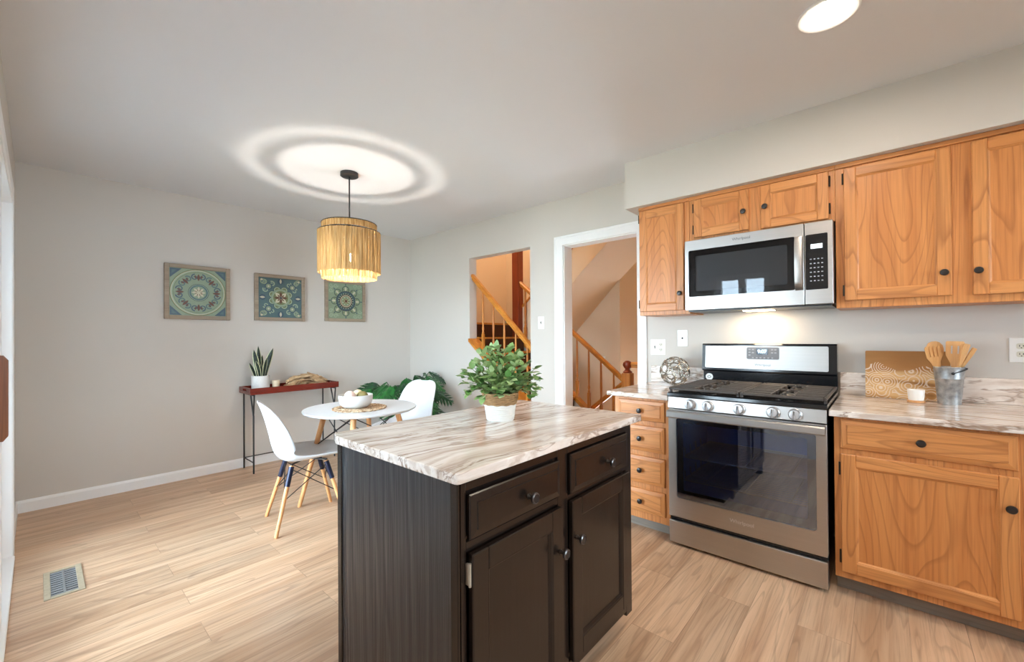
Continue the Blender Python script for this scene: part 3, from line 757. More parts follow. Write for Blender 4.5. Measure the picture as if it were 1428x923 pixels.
m = MB(); holed_plate(m, (.373, .957, 1.489, 1.791), (.41, .92, 1.525, 1.755), MX+.012, MX+.016, .01); obj('window_border', m, BEZ, d)
obj('door_screen', MB().box((MX+.022, .373, 1.489), (MX+.026, .957, 1.791)), INS, d)
hp = [(MX, .352, 1.485), (MX-.018, .352, 1.492), (MX-.032, .352, 1.53), (MX-.037, .352, 1.63), (MX-.032, .352, 1.745), (MX-.018, .352, 1.782), (MX, .352, 1.788)]
m = MB()
rings = []
for (x, y, z) in hp: rings.append([(x-.006, y-.018, z), (x-.008, y-.008, z), (x-.008, y+.008, z), (x-.006, y+.018, z), (x+.004, y+.018, z), (x+.004, y-.018, z)])
m.loops(rings); obj('handle', m, STEELB, d, 50)
m = MB(); m.box((MX, MY0, MZ0), (2.872, .327, MZ1), 0, .003); cp = obj('control_panel', m, STEEL, t)
m = MB().prism(rrect(.222, .322, 1.484, 1.79, .006), 'x', MX-.001, MX+.001); kp = obj('control_glass', m, BLACKG, cp)
m = MB().box((MX-.0018, .245, 1.71), (MX-.001, .298, 1.735)); obj('screen', m, emit('lit_screen', (.75, .85, .9, 1), .6), kp)
m = MB()
for r in range(6):
    for c in range(4): m.box((MX-.0016, .243+c*.017, 1.53+r*.024), (MX-.001, .251+c*.017, 1.535+r*.024))
obj('key_print', m, plain('pale_print', S(170, 176, 182), .5), kp)
text('logo', 'Whirlpool', .024, (MX-.0006, .645, 1.826), LOGOM, d)
obj('cooktop_lamp', MB().box((3.02, .52, MZ0-.0105), (3.14, .68, MZ0-.0082)), emit('cooktop_lamp_glow', (1, .76, .50, 1), HOOD_STRENGTH), t)

# ------------------------------------------------------------------ kitchen island
IX0, IX1, IY0, IY1 = .712, 1.682, .815, 1.462; IZ = .892
t = thing('kitchen_island', 'black-painted kitchen island with two drawers over two doors', 'island', ((IX0+IX1)/2, (IY0+IY1)/2, 0))
m = MB()
m.box((IX0+.008, IY0+.008, .08), (IX1-.004, IY1, IZ-.03), 0)
m.box((IX0+.05, IY0+.075, 0), (IX1-.05, IY1-.05, .08), 0)
F = Face('-y', IY0)
# face frame
for (a, b, c, d) in ((IX0, .735, .08, IZ-.03), (1.143, 1.202, .08, IZ-.03), (1.632, IX1, .06, IZ-.03), (.735, 1.143, .832, IZ-.03), (1.202, 1.632, .832, IZ-.03), (.735, 1.143, .675, .70), (1.202, 1.632, .672, .69), (.735, 1.143, .08, .12), (1.202, 1.632, .08, .12)):
    m.box(F(a, c, 0), F(b, d, -.02), 0, .0015)
obj('body', m, INK, t)
m = MB().box((IX0-.002, IY0+.03, .0), (IX0+.008, IY1-.03, IZ-.03), 0)
obj('end_panel', m, INKS, t)
m = MB().box((IX0-.006, IY0, 0), (IX0+.008, IY0+.03, IZ-.03), 0, .003)
obj('corner_strip', m, INK, t)
m = MB().box((IX0-.006, IY1-.03, 0), (IX0+.008, IY1, IZ-.03), 0, .003); obj('corner_strip', m, INK, t)
IM = [INK, INK, INK]
for (a, b, c, d) in ((.738, 1.141, .706, .824), (1.204, 1.627, .694, .829)):
    p = drawer_front(F, a, b, c, d, IM, t, .026); knob('knob', F((a+b)/2+.03, (c+d)/2-.008, .019), F.out(), KNOBB, p, .017, .03, PEWTER)
for (a, b, c, d, hs, ku, kv) in ((.740, 1.148, .125, .671, -1, 1.13, .53), (1.204, 1.627, .125, .670, 1, 1.228, .542)):
    p = panel_door(F, a, b, c, d, IM, t, .06, .02, .011); knob('knob', F(ku, kv, .019), F.out(), KNOBB, p, .017, .03, PEWTER)
    if hs < 0:
        for hv in (.62, .2): hinge(F, a-.005, hv, p, plain('nickel_hinge', S(196, 190, 178), .3, .7))
m = MB().prism([(.698, .792), (1.738, .792), (1.740, .794), (1.740, 1.484), (1.738, 1.486), (.708, 1.486), (.686, 1.432), (.686, .804), (.689, .795)], 'z', IZ-.028, IZ, 0, .003)
tag(obj('island_countertop', m, STONE), 'veined beige stone top on the black island', 'countertop')

# plant on the island
PX, PYY = 1.262, 1.185
t = thing('potted_plant', 'leafy pale green plant in a white pot with a rope band on the island', 'plant', (PX, PYY, IZ))
def pr(z): return .056+(.072-.056)*z/.112
WPOT = plain('white_woven_pot', S(232, 228, 222), .7, var=.06, nscale=60)
prof = [(.0, 0), (.054, 0), (.056, .004)]
for k in range(9):
    z = .004+k*.0072; prof += [(pr(z)+.0012, z+.002), (pr(z)+.0012, z+.0052), (pr(z), z+.0068)]
prof += [(pr(.07)-.004, .07), (.05, .06), (0, .06)]
obj('pot', MB().lathe(prof, (PX, PYY, IZ), seg=40), WPOT, t, 50)
ROPE = plain('seagrass_rope', S(190, 150, 104), .8, var=.3, nscale=90)
m = MB()
for k in range(6):
    z = IZ+.071+k*.0078; r = pr(.071+k*.0078)
    m.ring([(PX+(r+.0012*math.sin(a*9+k))*math.cos(a), PYY+(r+.0012*math.sin(a*9+k))*math.sin(a), z+.0012*math.cos(a*11+k*2)) for a in [2*math.pi*i/60 for i in range(60)]], .0048, 6)
obj('rope_band', m, ROPE, t, 50)
obj('soil', MB().lathe([(0, 0), (pr(.09)-.006, 0), (pr(.09)-.006, .006), (0, .01)], (PX, PYY, IZ+.08), seg=24), plain('soil', (.03, .02, .014, 1), .9, var=.3), t)
def leaf(mb, base, d, up, ln, wd, mi=0, curl=.15, seg=4):
    d = Vector(d).normalized(); up = Vector(up); sd = d.cross(up)
    if sd.length < .01: sd = d.orthogonal()
    sd.normalize(); nn = sd.cross(d).normalized(); base = Vector(base)
    L, M_, R_ = [], [], []
    for i in range(seg+1):
        f = i/seg; w = wd*(math.sin(math.pi*min(1, f*.92+.06))**.8) if 0 < i < seg else wd*.06
        p = base+d*ln*f-nn*(curl*ln*f*f)
        M_.append(mb.bm.verts.new(p)); L.append(mb.bm.verts.new(p+sd*w+nn*w*.25)); R_.append(mb.bm.verts.new(p-sd*w+nn*w*.25))
    for i in range(seg):
        for a, b in ((L, M_), (M_, R_)):
            f = mb.bm.faces.new((a[i], a[i+1], b[i+1], b[i])); f.material_index = mi; f.smooth = True
def leafmat(name, a, b, rough=.45):
    t = NT(name); co = t.coord('Object', False); n = t.noise(co, 22, 3)
    col = t.mix(t.ramp(n, [(.35, (0, 0, 0, 1)), (.65, (1, 1, 1, 1))]), a, b)
    t.base(col, rough, 0, .4); t.b.inputs['Subsurface Weight'].default_value = 0
    return t.m
LG = [leafmat('sage_leaf', S(112, 148, 84), S(146, 174, 110)), leafmat('pale_leaf', S(172, 190, 138), S(140, 168, 104)), leafmat('mid_leaf', S(76, 116, 56), S(104, 144, 76))]
mf, ms = MB(), MB()
r2 = random.Random(11)
for k in range(62):
    az = k*2.39996+r2.uniform(-.3, .3); el = .12+1.35*((k+.5)/62)
    ln = .090+.104*math.sin(el)**1.2+r2.uniform(-.015, .015)
    dr = Vector((math.cos(az)*math.cos(el), math.sin(az)*math.cos(el), math.sin(el)))
    b0 = Vector((PX+.03*math.cos(az)*math.cos(el), PYY+.03*math.sin(az)*math.cos(el), IZ+.088))
    pts = [b0+dr*ln*f+Vector((0, 0, (.035 if el < .7 else .01)*math.sin(f*math.pi*.8)-.018*f*f*math.cos(el))) for f in (0, .25, .5, .75, 1)]
    ms.tube(pts, [.0018, .0016, .0014, .0012, .001], 5)
    for i in range(1, 5):
        for sgn in (-1, 1, 0) if i < 4 else (-1, 1, 0, 2):
            if r2.random() < .12: continue
            dd = (pts[i]-pts[i-1]).normalized(); sd = dd.cross(Vector((0, 0, 1))); sd = sd.normalized() if sd.length > .05 else Vector((1, 0, 0))
            ld = dd*.7+sd*sgn*.85+Vector((r2.uniform(-.5, .5), r2.uniform(-.5, .5), r2.uniform(-.2, .55)))
            leaf(mf, pts[i], ld, Vector((r2.uniform(-.4, .4), r2.uniform(-.4, .4), 1)), r2.uniform(.028, .042), r2.uniform(.0105, .0155), r2.choice((0, 0, 1, 1, 2)), r2.uniform(0, .3))
obj('stems', ms, plain('green_stem', S(110, 120, 80), .6), t)
obj('foliage', mf, LG, t, normals=False)

# ------------------------------------------------------------------ counter ornaments
t = thing('openwork_ball', 'silver openwork metal ball on the counter left of the range', 'ornament', (3.06, 1.135, ZT+.001))
SILV = plain('antique_silver', (.62, .57, .50, 1), .25, .95, var=.25, nscale=60)
m = MB(); cc = Vector((3.06, 1.135, ZT+.104)); RB = .100; r3 = random.Random(5)
N = 24
for k in range(N):
    z = 1-2*(k+.5)/N; a = k*2.39996; q = math.sqrt(1-z*z); n_ = Vector((q*math.cos(a), q*math.sin(a), z))
    u = n_.orthogonal().normalized(); v = n_.cross(u); rr = .0365+r3.uniform(-.004, .004); pts = []
    ph = r3.uniform(0, 6)
    for i in range(18):
        b = 2*math.pi*i/18; e = rr*(1+.14*math.cos(2*b+ph))
        p = n_*RB+(u*math.cos(b)+v*math.sin(b))*e; pts.append(cc+p.normalized()*RB)
    m.ring(pts, .0052, 8)
obj('rings', m, SILV, t, 60)

t = thing('cutting_board', 'long wooden board with white carved swirls leaning on the backsplash', 'board', (3.15, -.085, ZT+.001))
def board_mat():
    t = NT('carved_mango_wood'); co = t.coord('Object', False)
    n1 = t.noise(t.mapping(co, (4, 2.2, 16)), 1, 3, .55, .5)
    c = t.ramp(n1, [(.3, S(150, 104, 58)), (.45, S(196, 150, 96)), (.55, S(222, 186, 136)), (.68, S(176, 128, 78))])
    sep = t.n('ShaderNodeSeparateXYZ'); t.set(sep.inputs[0], co)
    c = t.mix(t.ramp(sep.outputs[2], [(.13, (0, 0, 0, 1)), (.17, (1, 1, 1, 1))]), c, t.mix(n1, S(140, 92, 48), S(178, 128, 74)))
    vor = t.n('ShaderNodeTexVoronoi', voronoi_dimensions='3D'); t.set(vor.inputs['Vector'], t.mapping(co, (1, 15, 15)))
    vor.inputs['Scale'].default_value = 1
    wl = t.math('SINE', t.math('MULTIPLY', vor.outputs['Distance'], 42))
    lines = t.ramp(wl, [(.5, (0, 0, 0, 1)), (.62, (1, 1, 1, 1))])
    edge = t.noise(t.mapping(co, (1, 7, 2)), 1, 2, .5)
    hi = t.math('ADD', t.math('MULTIPLY', edge, .16), .085)
    mask = t.math('LESS_THAN', sep.outputs[2], hi)
    c = t.mix(t.math('MULTIPLY', lines, t.math('MULTIPLY', mask, .7)), c, S(226, 212, 196))
    return t.base(c, .5, 0, .3)
m = MB()
th = .016; lean = .045; h = .262; y0, y1 = -.262, .08
A_ = lambda y, z, w: (3.150+lean*z/h-w, y, ZT+.0015+z)
o = rrect(y0, y1, 0, h, .006, 3)
m.loops([[A_(y, z, -th/2) for y, z in o], [A_(y, z, th/2) for y, z in o]])
obj('board', m, board_mat(), t)

t = thing('candle_cup', 'tiny white candle cup with a wooden base in front of the cutting board', 'candle', (3.045, -.125, ZT+.001))
obj('cup', MB().lathe([(.0, .012), (.030, .012), (.0345, .066), (.0315, .066), (.0285, .058), (0, .057)], (3.045, -.125, ZT+.001), seg=28), plain('white_ceramic', S(244, 240, 234), .4, var=.02), t, 40)
obj('wooden_base', MB().lathe([(0, 0), (.035, 0), (.035, .010), (.031, .012), (0, .012)], (3.045, -.125, ZT+.001), seg=28), BEECH, t, 40)

BKX, BKY = 3.072, -.248
t = thing('metal_bucket', 'small galvanized bucket with a wire handle holding wooden utensils', 'bucket', (BKX, BKY, ZT+.001))
def galv():
    t = NT('galvanized_metal'); n = t.noise(t.coord(), 34, 4, .6)
    return t.base(t.ramp(n, [(.3, S(140, 142, 144)), (.5, S(172, 174, 175)), (.7, S(196, 197, 198))]), .42, .75)
GALV = galv()
bkp = [(0, .004), (.041, .004), (.041, 0), (.043, 0), (.0525, .128), (.054, .13), (.053, .134), (.0565, .17), (.057, .184), (.0585, .187), (.0575, .19), (.055, .187), (.05, .128), (.041, .008), (0, .008)]
obj('pail', MB().lathe(bkp, (BKX, BKY, ZT+.001), seg=40), GALV, t, 40)
zb = ZT+.001+.158
m = MB()
for k in (0, ): pass
ax = Vector((.17, -.985, 0)); sx = Vector((-.985, -.17, 0))
pts = []
for i in range(17):
    a = math.pi*i/16; pts.append(Vector((BKX, BKY, zb))+ax*0+sx*(.0575*math.cos(a))+ax*(.064*math.sin(a))+Vector((0, 0, .024*math.sin(a))))
m.tube(pts, .0028, 8)
obj('handle', m, BLACKM, t, 50)
m = MB()
for s in (1, -1):
    p = Vector((BKX, BKY, zb))+sx*.055*s; m.lathe([(.007, 0), (.007, .004), (.003, .006), (0, .006)], p, sx*s, 12)
obj('ear', m, BLACKM, t)
# utensils: each a thing
BAMB = wood('bamboo', S(226, 176, 118), S(212, 158, 98), S(176, 120, 68), axis='Z', line=.2, across=22, along=2)
def utensil(name, label, bx0, by0, tilt_y, tilt_x, yaw, outline, holes=(), th=.005):
    """flat wooden utensil: outline list of (half width, height); leaning in the bucket"""
    t = thing(name, label, 'utensil', (BKX+bx0, BKY+by0, ZT+.012), group='wooden utensils in the bucket')
    m = MB(); n = len(outline)
    Ry = Matrix.Rotation(tilt_x, 3, 'Y') @ Matrix.Rotation(tilt_y, 3, 'X') @ Matrix.Rotation(yaw, 3, 'Z')
    P = lambda y, z, x: tuple(Ry @ Vector((x, y, z)))
    if holes:
        # blade split into fingers/slots: columns between holes over the blade height
        zs0, zs1 = holes[0], holes[1]; cuts = holes[2]
        sh = [(w_, z) for w_, z in outline if z <= zs0]; tp = [(w_, z) for w_, z in outline if z >= zs1]
        wA = sh[-1][0]
        ring = [(w_, z) for w_, z in sh]+[(-w_, z) for w_, z in reversed(sh)]
        m.loops([[P(y, z, -th/2) for y, z in ring], [P(y, z, th/2) for y, z in ring]])
        wB = tp[0][0] if tp else holes[3]
        edges = [-1]+[c for cc_ in cuts for c in cc_]+[1]
        for i in range(0, len(edges), 2):
            e0, e1 = edges[i], edges[i+1]
            q = [(wA*e0, zs0), (wA*e1, zs0), (wB*e1, zs1), (wB*e0, zs1)]
            if not tp: q = [(wA*e0, zs0), (wA*e1, zs0), (wB*e1*.98, zs1-.01), (wB*(e0+e1)/2, zs1), (wB*e0*.98, zs1-.01)]
            m.loops([[P(y, z, -th/2) for y, z in q], [P(y, z, th/2) for y, z in q]])
        if tp:
            ring = [(w_, z) for w_, z in tp]+[(-w_, z) for w_, z in reversed(tp)]
            m.loops([[P(y, z, -th/2) for y, z in ring], [P(y, z, th/2) for y, z in ring]])
    else:
        ring = outline+[(-w_, z) for w_, z in reversed(outline)]
        m.loops([[P(y, z, -th/2) for y, z in ring], [P(y, z, th/2) for y, z in ring]])
    o = obj('blade', m, BAMB, t, local=True)
    return t
rd = math.radians
hand = [(.006, 0), (.0065, .12), (.008, .17)]
utensil('wooden_fork', 'wooden fork with four tines leaning left in the bucket', .0, .016, rd(-9), rd(2), rd(10), hand+[(.018, .20), (.029, .225), (.029, .23)], (.23, .286, [(-.58, -.42), (-.08, .08), (.42, .58)], .031))
utensil('slotted_spatula', 'wide slotted wooden spatula standing in the bucket', -.004, -.012, rd(2), rd(0), rd(-6), hand+[(.016, .20), (.031, .235), (.032, .245), (.033, .285), (.033, .303), (.029, .308)], (.245, .285, [(-.45, -.28), (.25, .42)]))
utensil('wooden_spoon', 'round wooden spoon behind the fork in the bucket', .022, .010, rd(-8), rd(2), rd(12), hand+[(.012, .21), (.026, .235), (.033, .262), (.032, .285), (.022, .303), (.008, .31)])
utensil('wooden_turner', 'plain wooden turner leaning right in the bucket', -.026, .012, rd(14), rd(0), rd(60), hand+[(.014, .21), (.024, .25), (.026, .30), (.022, .304)])
utensil('wooden_stirrer', 'thin wooden stirrer at the right edge of the bucket', .012, .036, rd(25), rd(0), rd(55), [(.006, 0), (.006, .12), (.009, .2), (.016, .27), (.015, .30), (.012, .302)])

# ------------------------------------------------------------------ wall plates
def plate(name, label, cat, x, y, z, w_, h_, kind):
    t = thing(name, label, cat, (x, y, z), group=None)
    obj('plate', MB().box((x-.006, y-w_/2, z-h_/2), (x, y+w_/2, z+h_/2), bev=.002), PLATE, t)
    def duplex(yy):
        m = MB()
        for dz in (-.02, .02):
            m.prism(rrect(yy-.016, yy+.016, z+dz-.014, z+dz+.014, .008), 'x', x-.008, x-.0055, 0)
            for dy in (-.006, .006): m.box((x-.0086, yy+dy-.0012, z+dz-.003), (x-.008, yy+dy+.0012, z+dz+.006), 1)
            m.box((x-.0086, yy-.002, z+dz-.010), (x-.008, yy+.002, z+dz-.006), 1)
        obj('receptacle', m, [plain('ivory_receptacle', S(216, 212, 196), .4), DARKGAP], t)
    def toggle(yy):
        m = MB().box((x-.008, yy-.005, z-.012), (x-.006, yy+.005, z+.012)).box((x-.017, yy-.004, z-.002), (x-.006, yy+.004, z+.008), 0, .001)
        obj('toggle', m, plain('grey_toggle', S(150, 146, 138), .4), t)  # toggle coloured darker than its plate
    if kind == 'duplex': duplex(y)
    if kind == 'toggle': toggle(y)
    if kind == 'both': toggle(y+.024); duplex(y-.024)
    if kind == 'dot': obj('socket', MB().lathe([(.006, 0), (.006, .003), (.003, .006), (0, .006)], (x-.006, y, z), (-1, 0, 0), 14), DARKGAP, t)
plate('light_switch', 'white light switch between the stair opening and the doorway', 'switch', XW, 2.477, 1.372, .075, .122, 'toggle')
plate('wall_outlet', 'white double plate with switch and outlet above the openwork ball', 'outlet', XW, 1.325, 1.148, .116, .122, 'both')
plate('phone_plate', 'white wall plate with a single dark jack beside the range', 'wall plate', XW, 1.136, 1.217, .076, .124, 'dot')
plate('wall_outlet', 'white outlet above the backsplash right of the bucket', 'outlet', XW, -.51, 1.150, .08, .122, 'duplex')
plate('wall_outlet', 'white outlet on the hall wall behind the stair balusters', 'outlet', HX1, 2.92, .90, .075, .122, 'duplex')

# ------------------------------------------------------------------ ceiling downlight
def downlight(x, y, label):
    t = thing('downlight', label, 'ceiling light', (x, y, ZC), group='recessed ceiling lights')
    obj('trim_ring', MB().lathe([(.104, 0), (.104, -.004), (.098, -.008), (.084, -.006), (.078, -.002), (.078, 0)], (x, y, ZC), seg=40, cap0=False, cap1=False), TRIM, t, 40)
    obj('lens', MB().lathe([(0, -.003), (.078, -.003), (.078, -.0005), (0, -.0005)], (x, y, ZC), seg=40), emit('downlight_glow', (1, .86, .70, 1), CAN_STRENGTH), t)
downlight(2.09, .155, 'round recessed ceiling light glowing in front of the soffit')
downlight(2.09, -1.45, 'recessed ceiling light over the kitchen end behind the camera')
downlight(.7, -1.45, 'recessed ceiling light over the floor behind the camera')
downlight(.7, .155, 'unseen recessed ceiling light added to brighten the right of the kitchen')  # added out of view for more warm light on the right side

# ------------------------------------------------------------------ pendant lamp
LX, LY = 1.60, 3.09
t = thing('pendant_lamp', 'hanging two-tier raffia drum lamp on a black rod', 'lamp', (LX, LY, ZC))
obj('canopy', MB().lathe([(0, 0), (.066, 0), (.066, -.026), (.06, -.03), (0, -.03)], (LX, LY, ZC), seg=36), BLACKM, t, 40)
ZBULB = 1.855
obj('rod', MB().tube([(LX, LY, ZC-.03), (LX, LY, ZBULB+.10)], .0055, 10), BLACKM, t, 60)
m = MB().lathe([(.016, 0), (.018, .01), (.018, .05), (.008, .068)], (LX, LY, ZBULB+.034), seg=18)
obj('socket', m, BLACKM, t, 40)
m = MB()
for zz, rr in ((2.115, .200), (2.052, .227)):
    m.ring([(LX+rr*math.cos(a), LY+rr*math.sin(a), zz) for a in [2*math.pi*i/64 for i in range(64)]], .004, 6)
for k in range(3):
    a = 2.1*k+.3; m.tube([(LX, LY, 2.115), (LX+.198*math.cos(a), LY+.198*math.sin(a), 2.115)], .003, 6); m.tube([(LX+.2*math.cos(a), LY+.2*math.sin(a), 2.052), (LX+.225*math.cos(a), LY+.225*math.sin(a), 2.052)], .003, 6)
obj('frame', m, BLACKM, t, 50)
def shade(name, r, z0, z1, mat, mat2=None, ztop=None):
    m = MB(); seg = 360; bm = m.bm; r4 = random.Random(int(r*1000))
    uvl = bm.loops.layers.uv.new('UVMap')
    zs = [z0, z0+(z1-z0)*.33, z0+(z1-z0)*.66, z1] if ztop is None else [z0, z0+(ztop-z0)*.45, ztop-.05, ztop, z1]
    off = [r4.uniform(-.0025, .0025) for _ in range(seg)]; low = [r4.uniform(-.004, .003) for _ in range(seg)]
    vs = [[bm.verts.new((LX+(r+off[k])*math.cos(2*math.pi*k/seg), LY+(r+off[k])*math.sin(2*math.pi*k/seg), z+(low[k] if i == 0 else 0))) for k in range(seg)] for i, z in enumerate(zs)]
    for i in range(len(zs)-1):
        for k in range(seg):
            k2 = (k+1) % seg; f = bm.faces.new((vs[i][k], vs[i][k2], vs[i+1][k2], vs[i+1][k]))
            f.material_index = 0 if ztop is None else (0, 0, 2, 1)[i]
            for lp, (uu, vv) in zip(f.loops, ((k, i), (k+1, i), (k+1, i+1), (k, i+1))): lp[uvl].uv = (uu/seg, (zs[vv]-z0)*2)
    return obj(name, m, mat, t, 60)
shade('inner_shade', .200, 1.693, 2.117, [RAFI, RAFS, RAFT], None, 2.066)
shade('outer_shade', .228, 1.735, 2.054, RAFO)
obj('bulb', MB().lathe([(.010, .034), (.014, .022), (.020, .010), (.0225, -.004), (.017, -.017), (.007, -.0225), (0, -.023)], (LX, LY, ZBULB), seg=24), emit('bulb_glow', (1, .93, .84, 1), BULB_STRENGTH), t, 60)

# ------------------------------------------------------------------ wall art
ART = {k: plain('tile_'+k, c, .4, var=.12, nscale=40) for k, c in dict(sage=S(140, 158, 132), teal=S(82, 110, 114), blue=S(66, 90, 106), cream=S(206, 198, 170), rust=S(102, 62, 44), olive=S(116, 124, 84), pale=S(160, 178, 152), navy=S(48, 60, 70)).items()}
AM = list(ART.values()); AI = {k: i for i, k in enumerate(ART)}
FRAMEW = wood('weathered_frame_wood', S(166, 150, 130), S(148, 130, 112), S(112, 96, 82), axis='X', line=.3, across=20, rough=.6)
def art(label, x0, x1, z0, z1, design):
    t = thing('wall_art', label, 'picture', ((x0+x1)/2, YW, (z0+z1)/2), group='carved medallion tiles on the back wall')
    cx, cz = (x0+x1)/2, (z0+z1)/2; fw = .034
    m = MB(); yb = YW-.0005
    m.box((x0, yb-.03, z0), (x0+fw, yb, z1), 0, .003).box((x1-fw, yb-.03, z0), (x1, yb, z1), 0, .003).box((x0+fw, yb-.03, z0), (x1-fw, yb, z0+fw), 0, .003).box((x0+fw, yb-.03, z1-fw), (x1-fw, yb, z1), 0, .003)
    obj('frame', m, FRAMEW, t)
    m = MB(); R_ = (x1-x0)/2-fw; yf = yb-.016
    lay = [0]
    def P(x, z, k): return (cx+x*R_, yf-.0008*k, cz+z*R_)
    def poly(pts, c):
        lay[0] += .12; m.face([P(x, z, lay[0]) for x, z in pts], AI[c])
    def disc(r, c, x=0, z=0, n=48): poly([(x+r*math.cos(2*math.pi*i/n), z+r*math.sin(2*math.pi*i/n)) for i in range(n)], c)
    def petal(a, r0, r1, wd, c, tip=.5):
        pts = []
        n = 8
        for s in (1, -1):
            for i in range(n+1):
                f = i/n if s > 0 else 1-i/n
                wq = wd*math.sin(math.pi*(f**tip if tip != .5 else f))
                rr = r0+(r1-r0)*f; pts.append((rr*math.cos(a)-s*wq*math.sin(a), rr*math.sin(a)+s*wq*math.cos(a)))
        out = [pts[0]]
        for p in pts[1:]:
            if abs(p[0]-out[-1][0])+abs(p[1]-out[-1][1]) > 1e-4: out.append(p)
        if abs(out[0][0]-out[-1][0])+abs(out[0][1]-out[-1][1]) < 1e-4: out.pop()
        poly(out, c)
    def scroll(x, z, r, a0, sgn, c, wd=.03, turns=1.3):
        lay[0] += .12; n = 18; L = []
        for i in range(n+1):
            f = i/n; a = a0+sgn*2*math.pi*turns*f; q = r*(1-.8*f); w2 = wd*(1-.5*f)
            L.append(((x+(q+w2)*math.cos(a), z+(q+w2)*math.sin(a)), (x+(q-w2)*math.cos(a), z+(q-w2)*math.sin(a))))
        for i in range(n): m.face([P(*L[i][0], lay[0]), P(*L[i+1][0], lay[0]), P(*L[i+1][1], lay[0]), P(*L[i][1], lay[0])], AI[c])
    m.box((cx-R_-.002, yf, cz-R_-.002), (cx+R_+.002, yb, cz+R_+.002), AI['sage'] if design != 2 else AI['teal'])
    tau = 2*math.pi
    if design == 1:
        for sx_ in (-1, 1):
            for sz_ in (-1, 1):
                poly([(sx_*.98, sz_*.98), (sx_*.58, sz_*.98), (sx_*.98, sz_*.58)], 'blue'); poly([(sx_*.92, sz_*.92), (sx_*.74, sz_*.92), (sx_*.92, sz_*.74)], 'teal')
        disc(1.0, 'olive'); disc(.965, 'cream'); disc(.94, 'pale'); disc(.89, 'olive'); disc(.87, 'sage')
        for k in range(8):
            a = tau*k/8+tau/4; x, z = .64*math.cos(a), .64*math.sin(a)
            for s in (-1, 1):
                ox, oz = x-s*.13*math.sin(a), z+s*.13*math.cos(a)
                scroll(ox+.02*math.cos(a), oz+.02*math.sin(a), .13, a+(0 if s > 0 else 0), s, 'teal' if k % 2 else 'blue', .026)
            petal(a, .50, .80, .055, 'rust'); petal(a+.16, .60, .76, .03, 'rust'); petal(a-.16, .60, .76, .03, 'rust')
        disc(.37, 'navy'); disc(.35, 'pale'); disc(.33, 'teal'); disc(.27, 'sage')
        for k in range(8): petal(tau*k/8, .04, .25, .045, 'cream'); petal(tau*k/8+tau/16, .06, .16, .02, 'rust')
        disc(.06, 'cream')
    elif design == 2:
        for k in range(12):
            for rr in (.78, 1.05):
                a = tau*k/12+(.26 if rr > 1 else 0); x, z = rr*math.cos(a), rr*math.sin(a)
                if max(abs(x), abs(z)) < .84:
                    scroll(x, z, .13, a, 1 if k % 2 else -1, 'pale' if k % 3 else 'blue', .03)
        for sx_ in (-1, 1):
            for sz_ in (-1, 1):
                disc(.17, 'blue', sx_*.55, sz_*.55); disc(.12, 'sage', sx_*.55, sz_*.55); disc(.05, 'cream', sx_*.55, sz_*.55)
                scroll(sx_*.8, sz_*.8, .15, 0, sx_*sz_, 'sage', .035); disc(.05, 'cream', sx_*.86, sz_*.86)
        for k in range(4):
            a = tau*k/4; disc(.14, 'blue', .82*math.cos(a), .82*math.sin(a)); petal(a, .7, .95, .05, 'cream')
        for k in range(8): a = tau*k/8+tau/16; disc(.17, 'navy', .42*math.cos(a), .42*math.sin(a)); disc(.15, 'pale', .42*math.cos(a), .42*math.sin(a)); disc(.10, 'olive', .42*math.cos(a), .42*math.sin(a))
        disc(.45, 'sage'); disc(.38, 'pale'); disc(.35, 'olive')
        for k in range(4): petal(tau*k/4+tau/8, .03, .36, .09, 'cream'); petal(tau*k/4, .02, .30, .06, 'rust')
        for k in range(4): petal(tau*k/4+tau/8, .04, .22, .03, 'rust')
        disc(.05, 'navy')
    else:
        for sx_ in (-1, 1):
            for sz_ in (-1, 1):
                for q in ((.82, .82), (.84, .56), (.56, .84)): scroll(sx_*q[0], sz_*q[1], .12, 0, sx_*sz_, 'pale', .03)
        for k in range(8):
            a = tau*k/8+tau/4
            disc(.21, 'navy', .63*math.cos(a), .63*math.sin(a)); disc(.18, 'sage', .63*math.cos(a), .63*math.sin(a))
            petal(a, .56, .80, .06, 'cream'); petal(a+.2, .58, .72, .03, 'olive'); petal(a-.2, .58, .72, .03, 'olive'); petal(a, .84, .98, .03, 'blue')
        disc(.56, 'navy'); disc(.52, 'blue'); disc(.49, 'teal'); disc(.46, 'navy')
        for k in range(20): a = tau*k/20; disc(.035, 'pale', .41*math.cos(a), .41*math.sin(a), 10)
        disc(.36, 'rust'); disc(.33, 'cream'); disc(.29, 'rust'); disc(.26, 'pale')
        for k in range(8): petal(tau*k/8, .04, .24, .045, 'olive'); petal(tau*k/8+tau/16, .05, .2, .02, 'cream')
        disc(.07, 'rust')
    obj('tile', m, AM, t, normals=False)
art('square medallion tile picture with a pale snowflake centre, first beside the patio door', .716, 1.201, 1.413, 1.897, 1)
art('square medallion tile picture with a rust and cream four-petal centre', 1.407, 1.885, 1.418, 1.886, 2)
art('square medallion tile picture with a dark ringed rosette beneath the pendant lamp', 2.101, 2.580, 1.428, 1.895, 3)

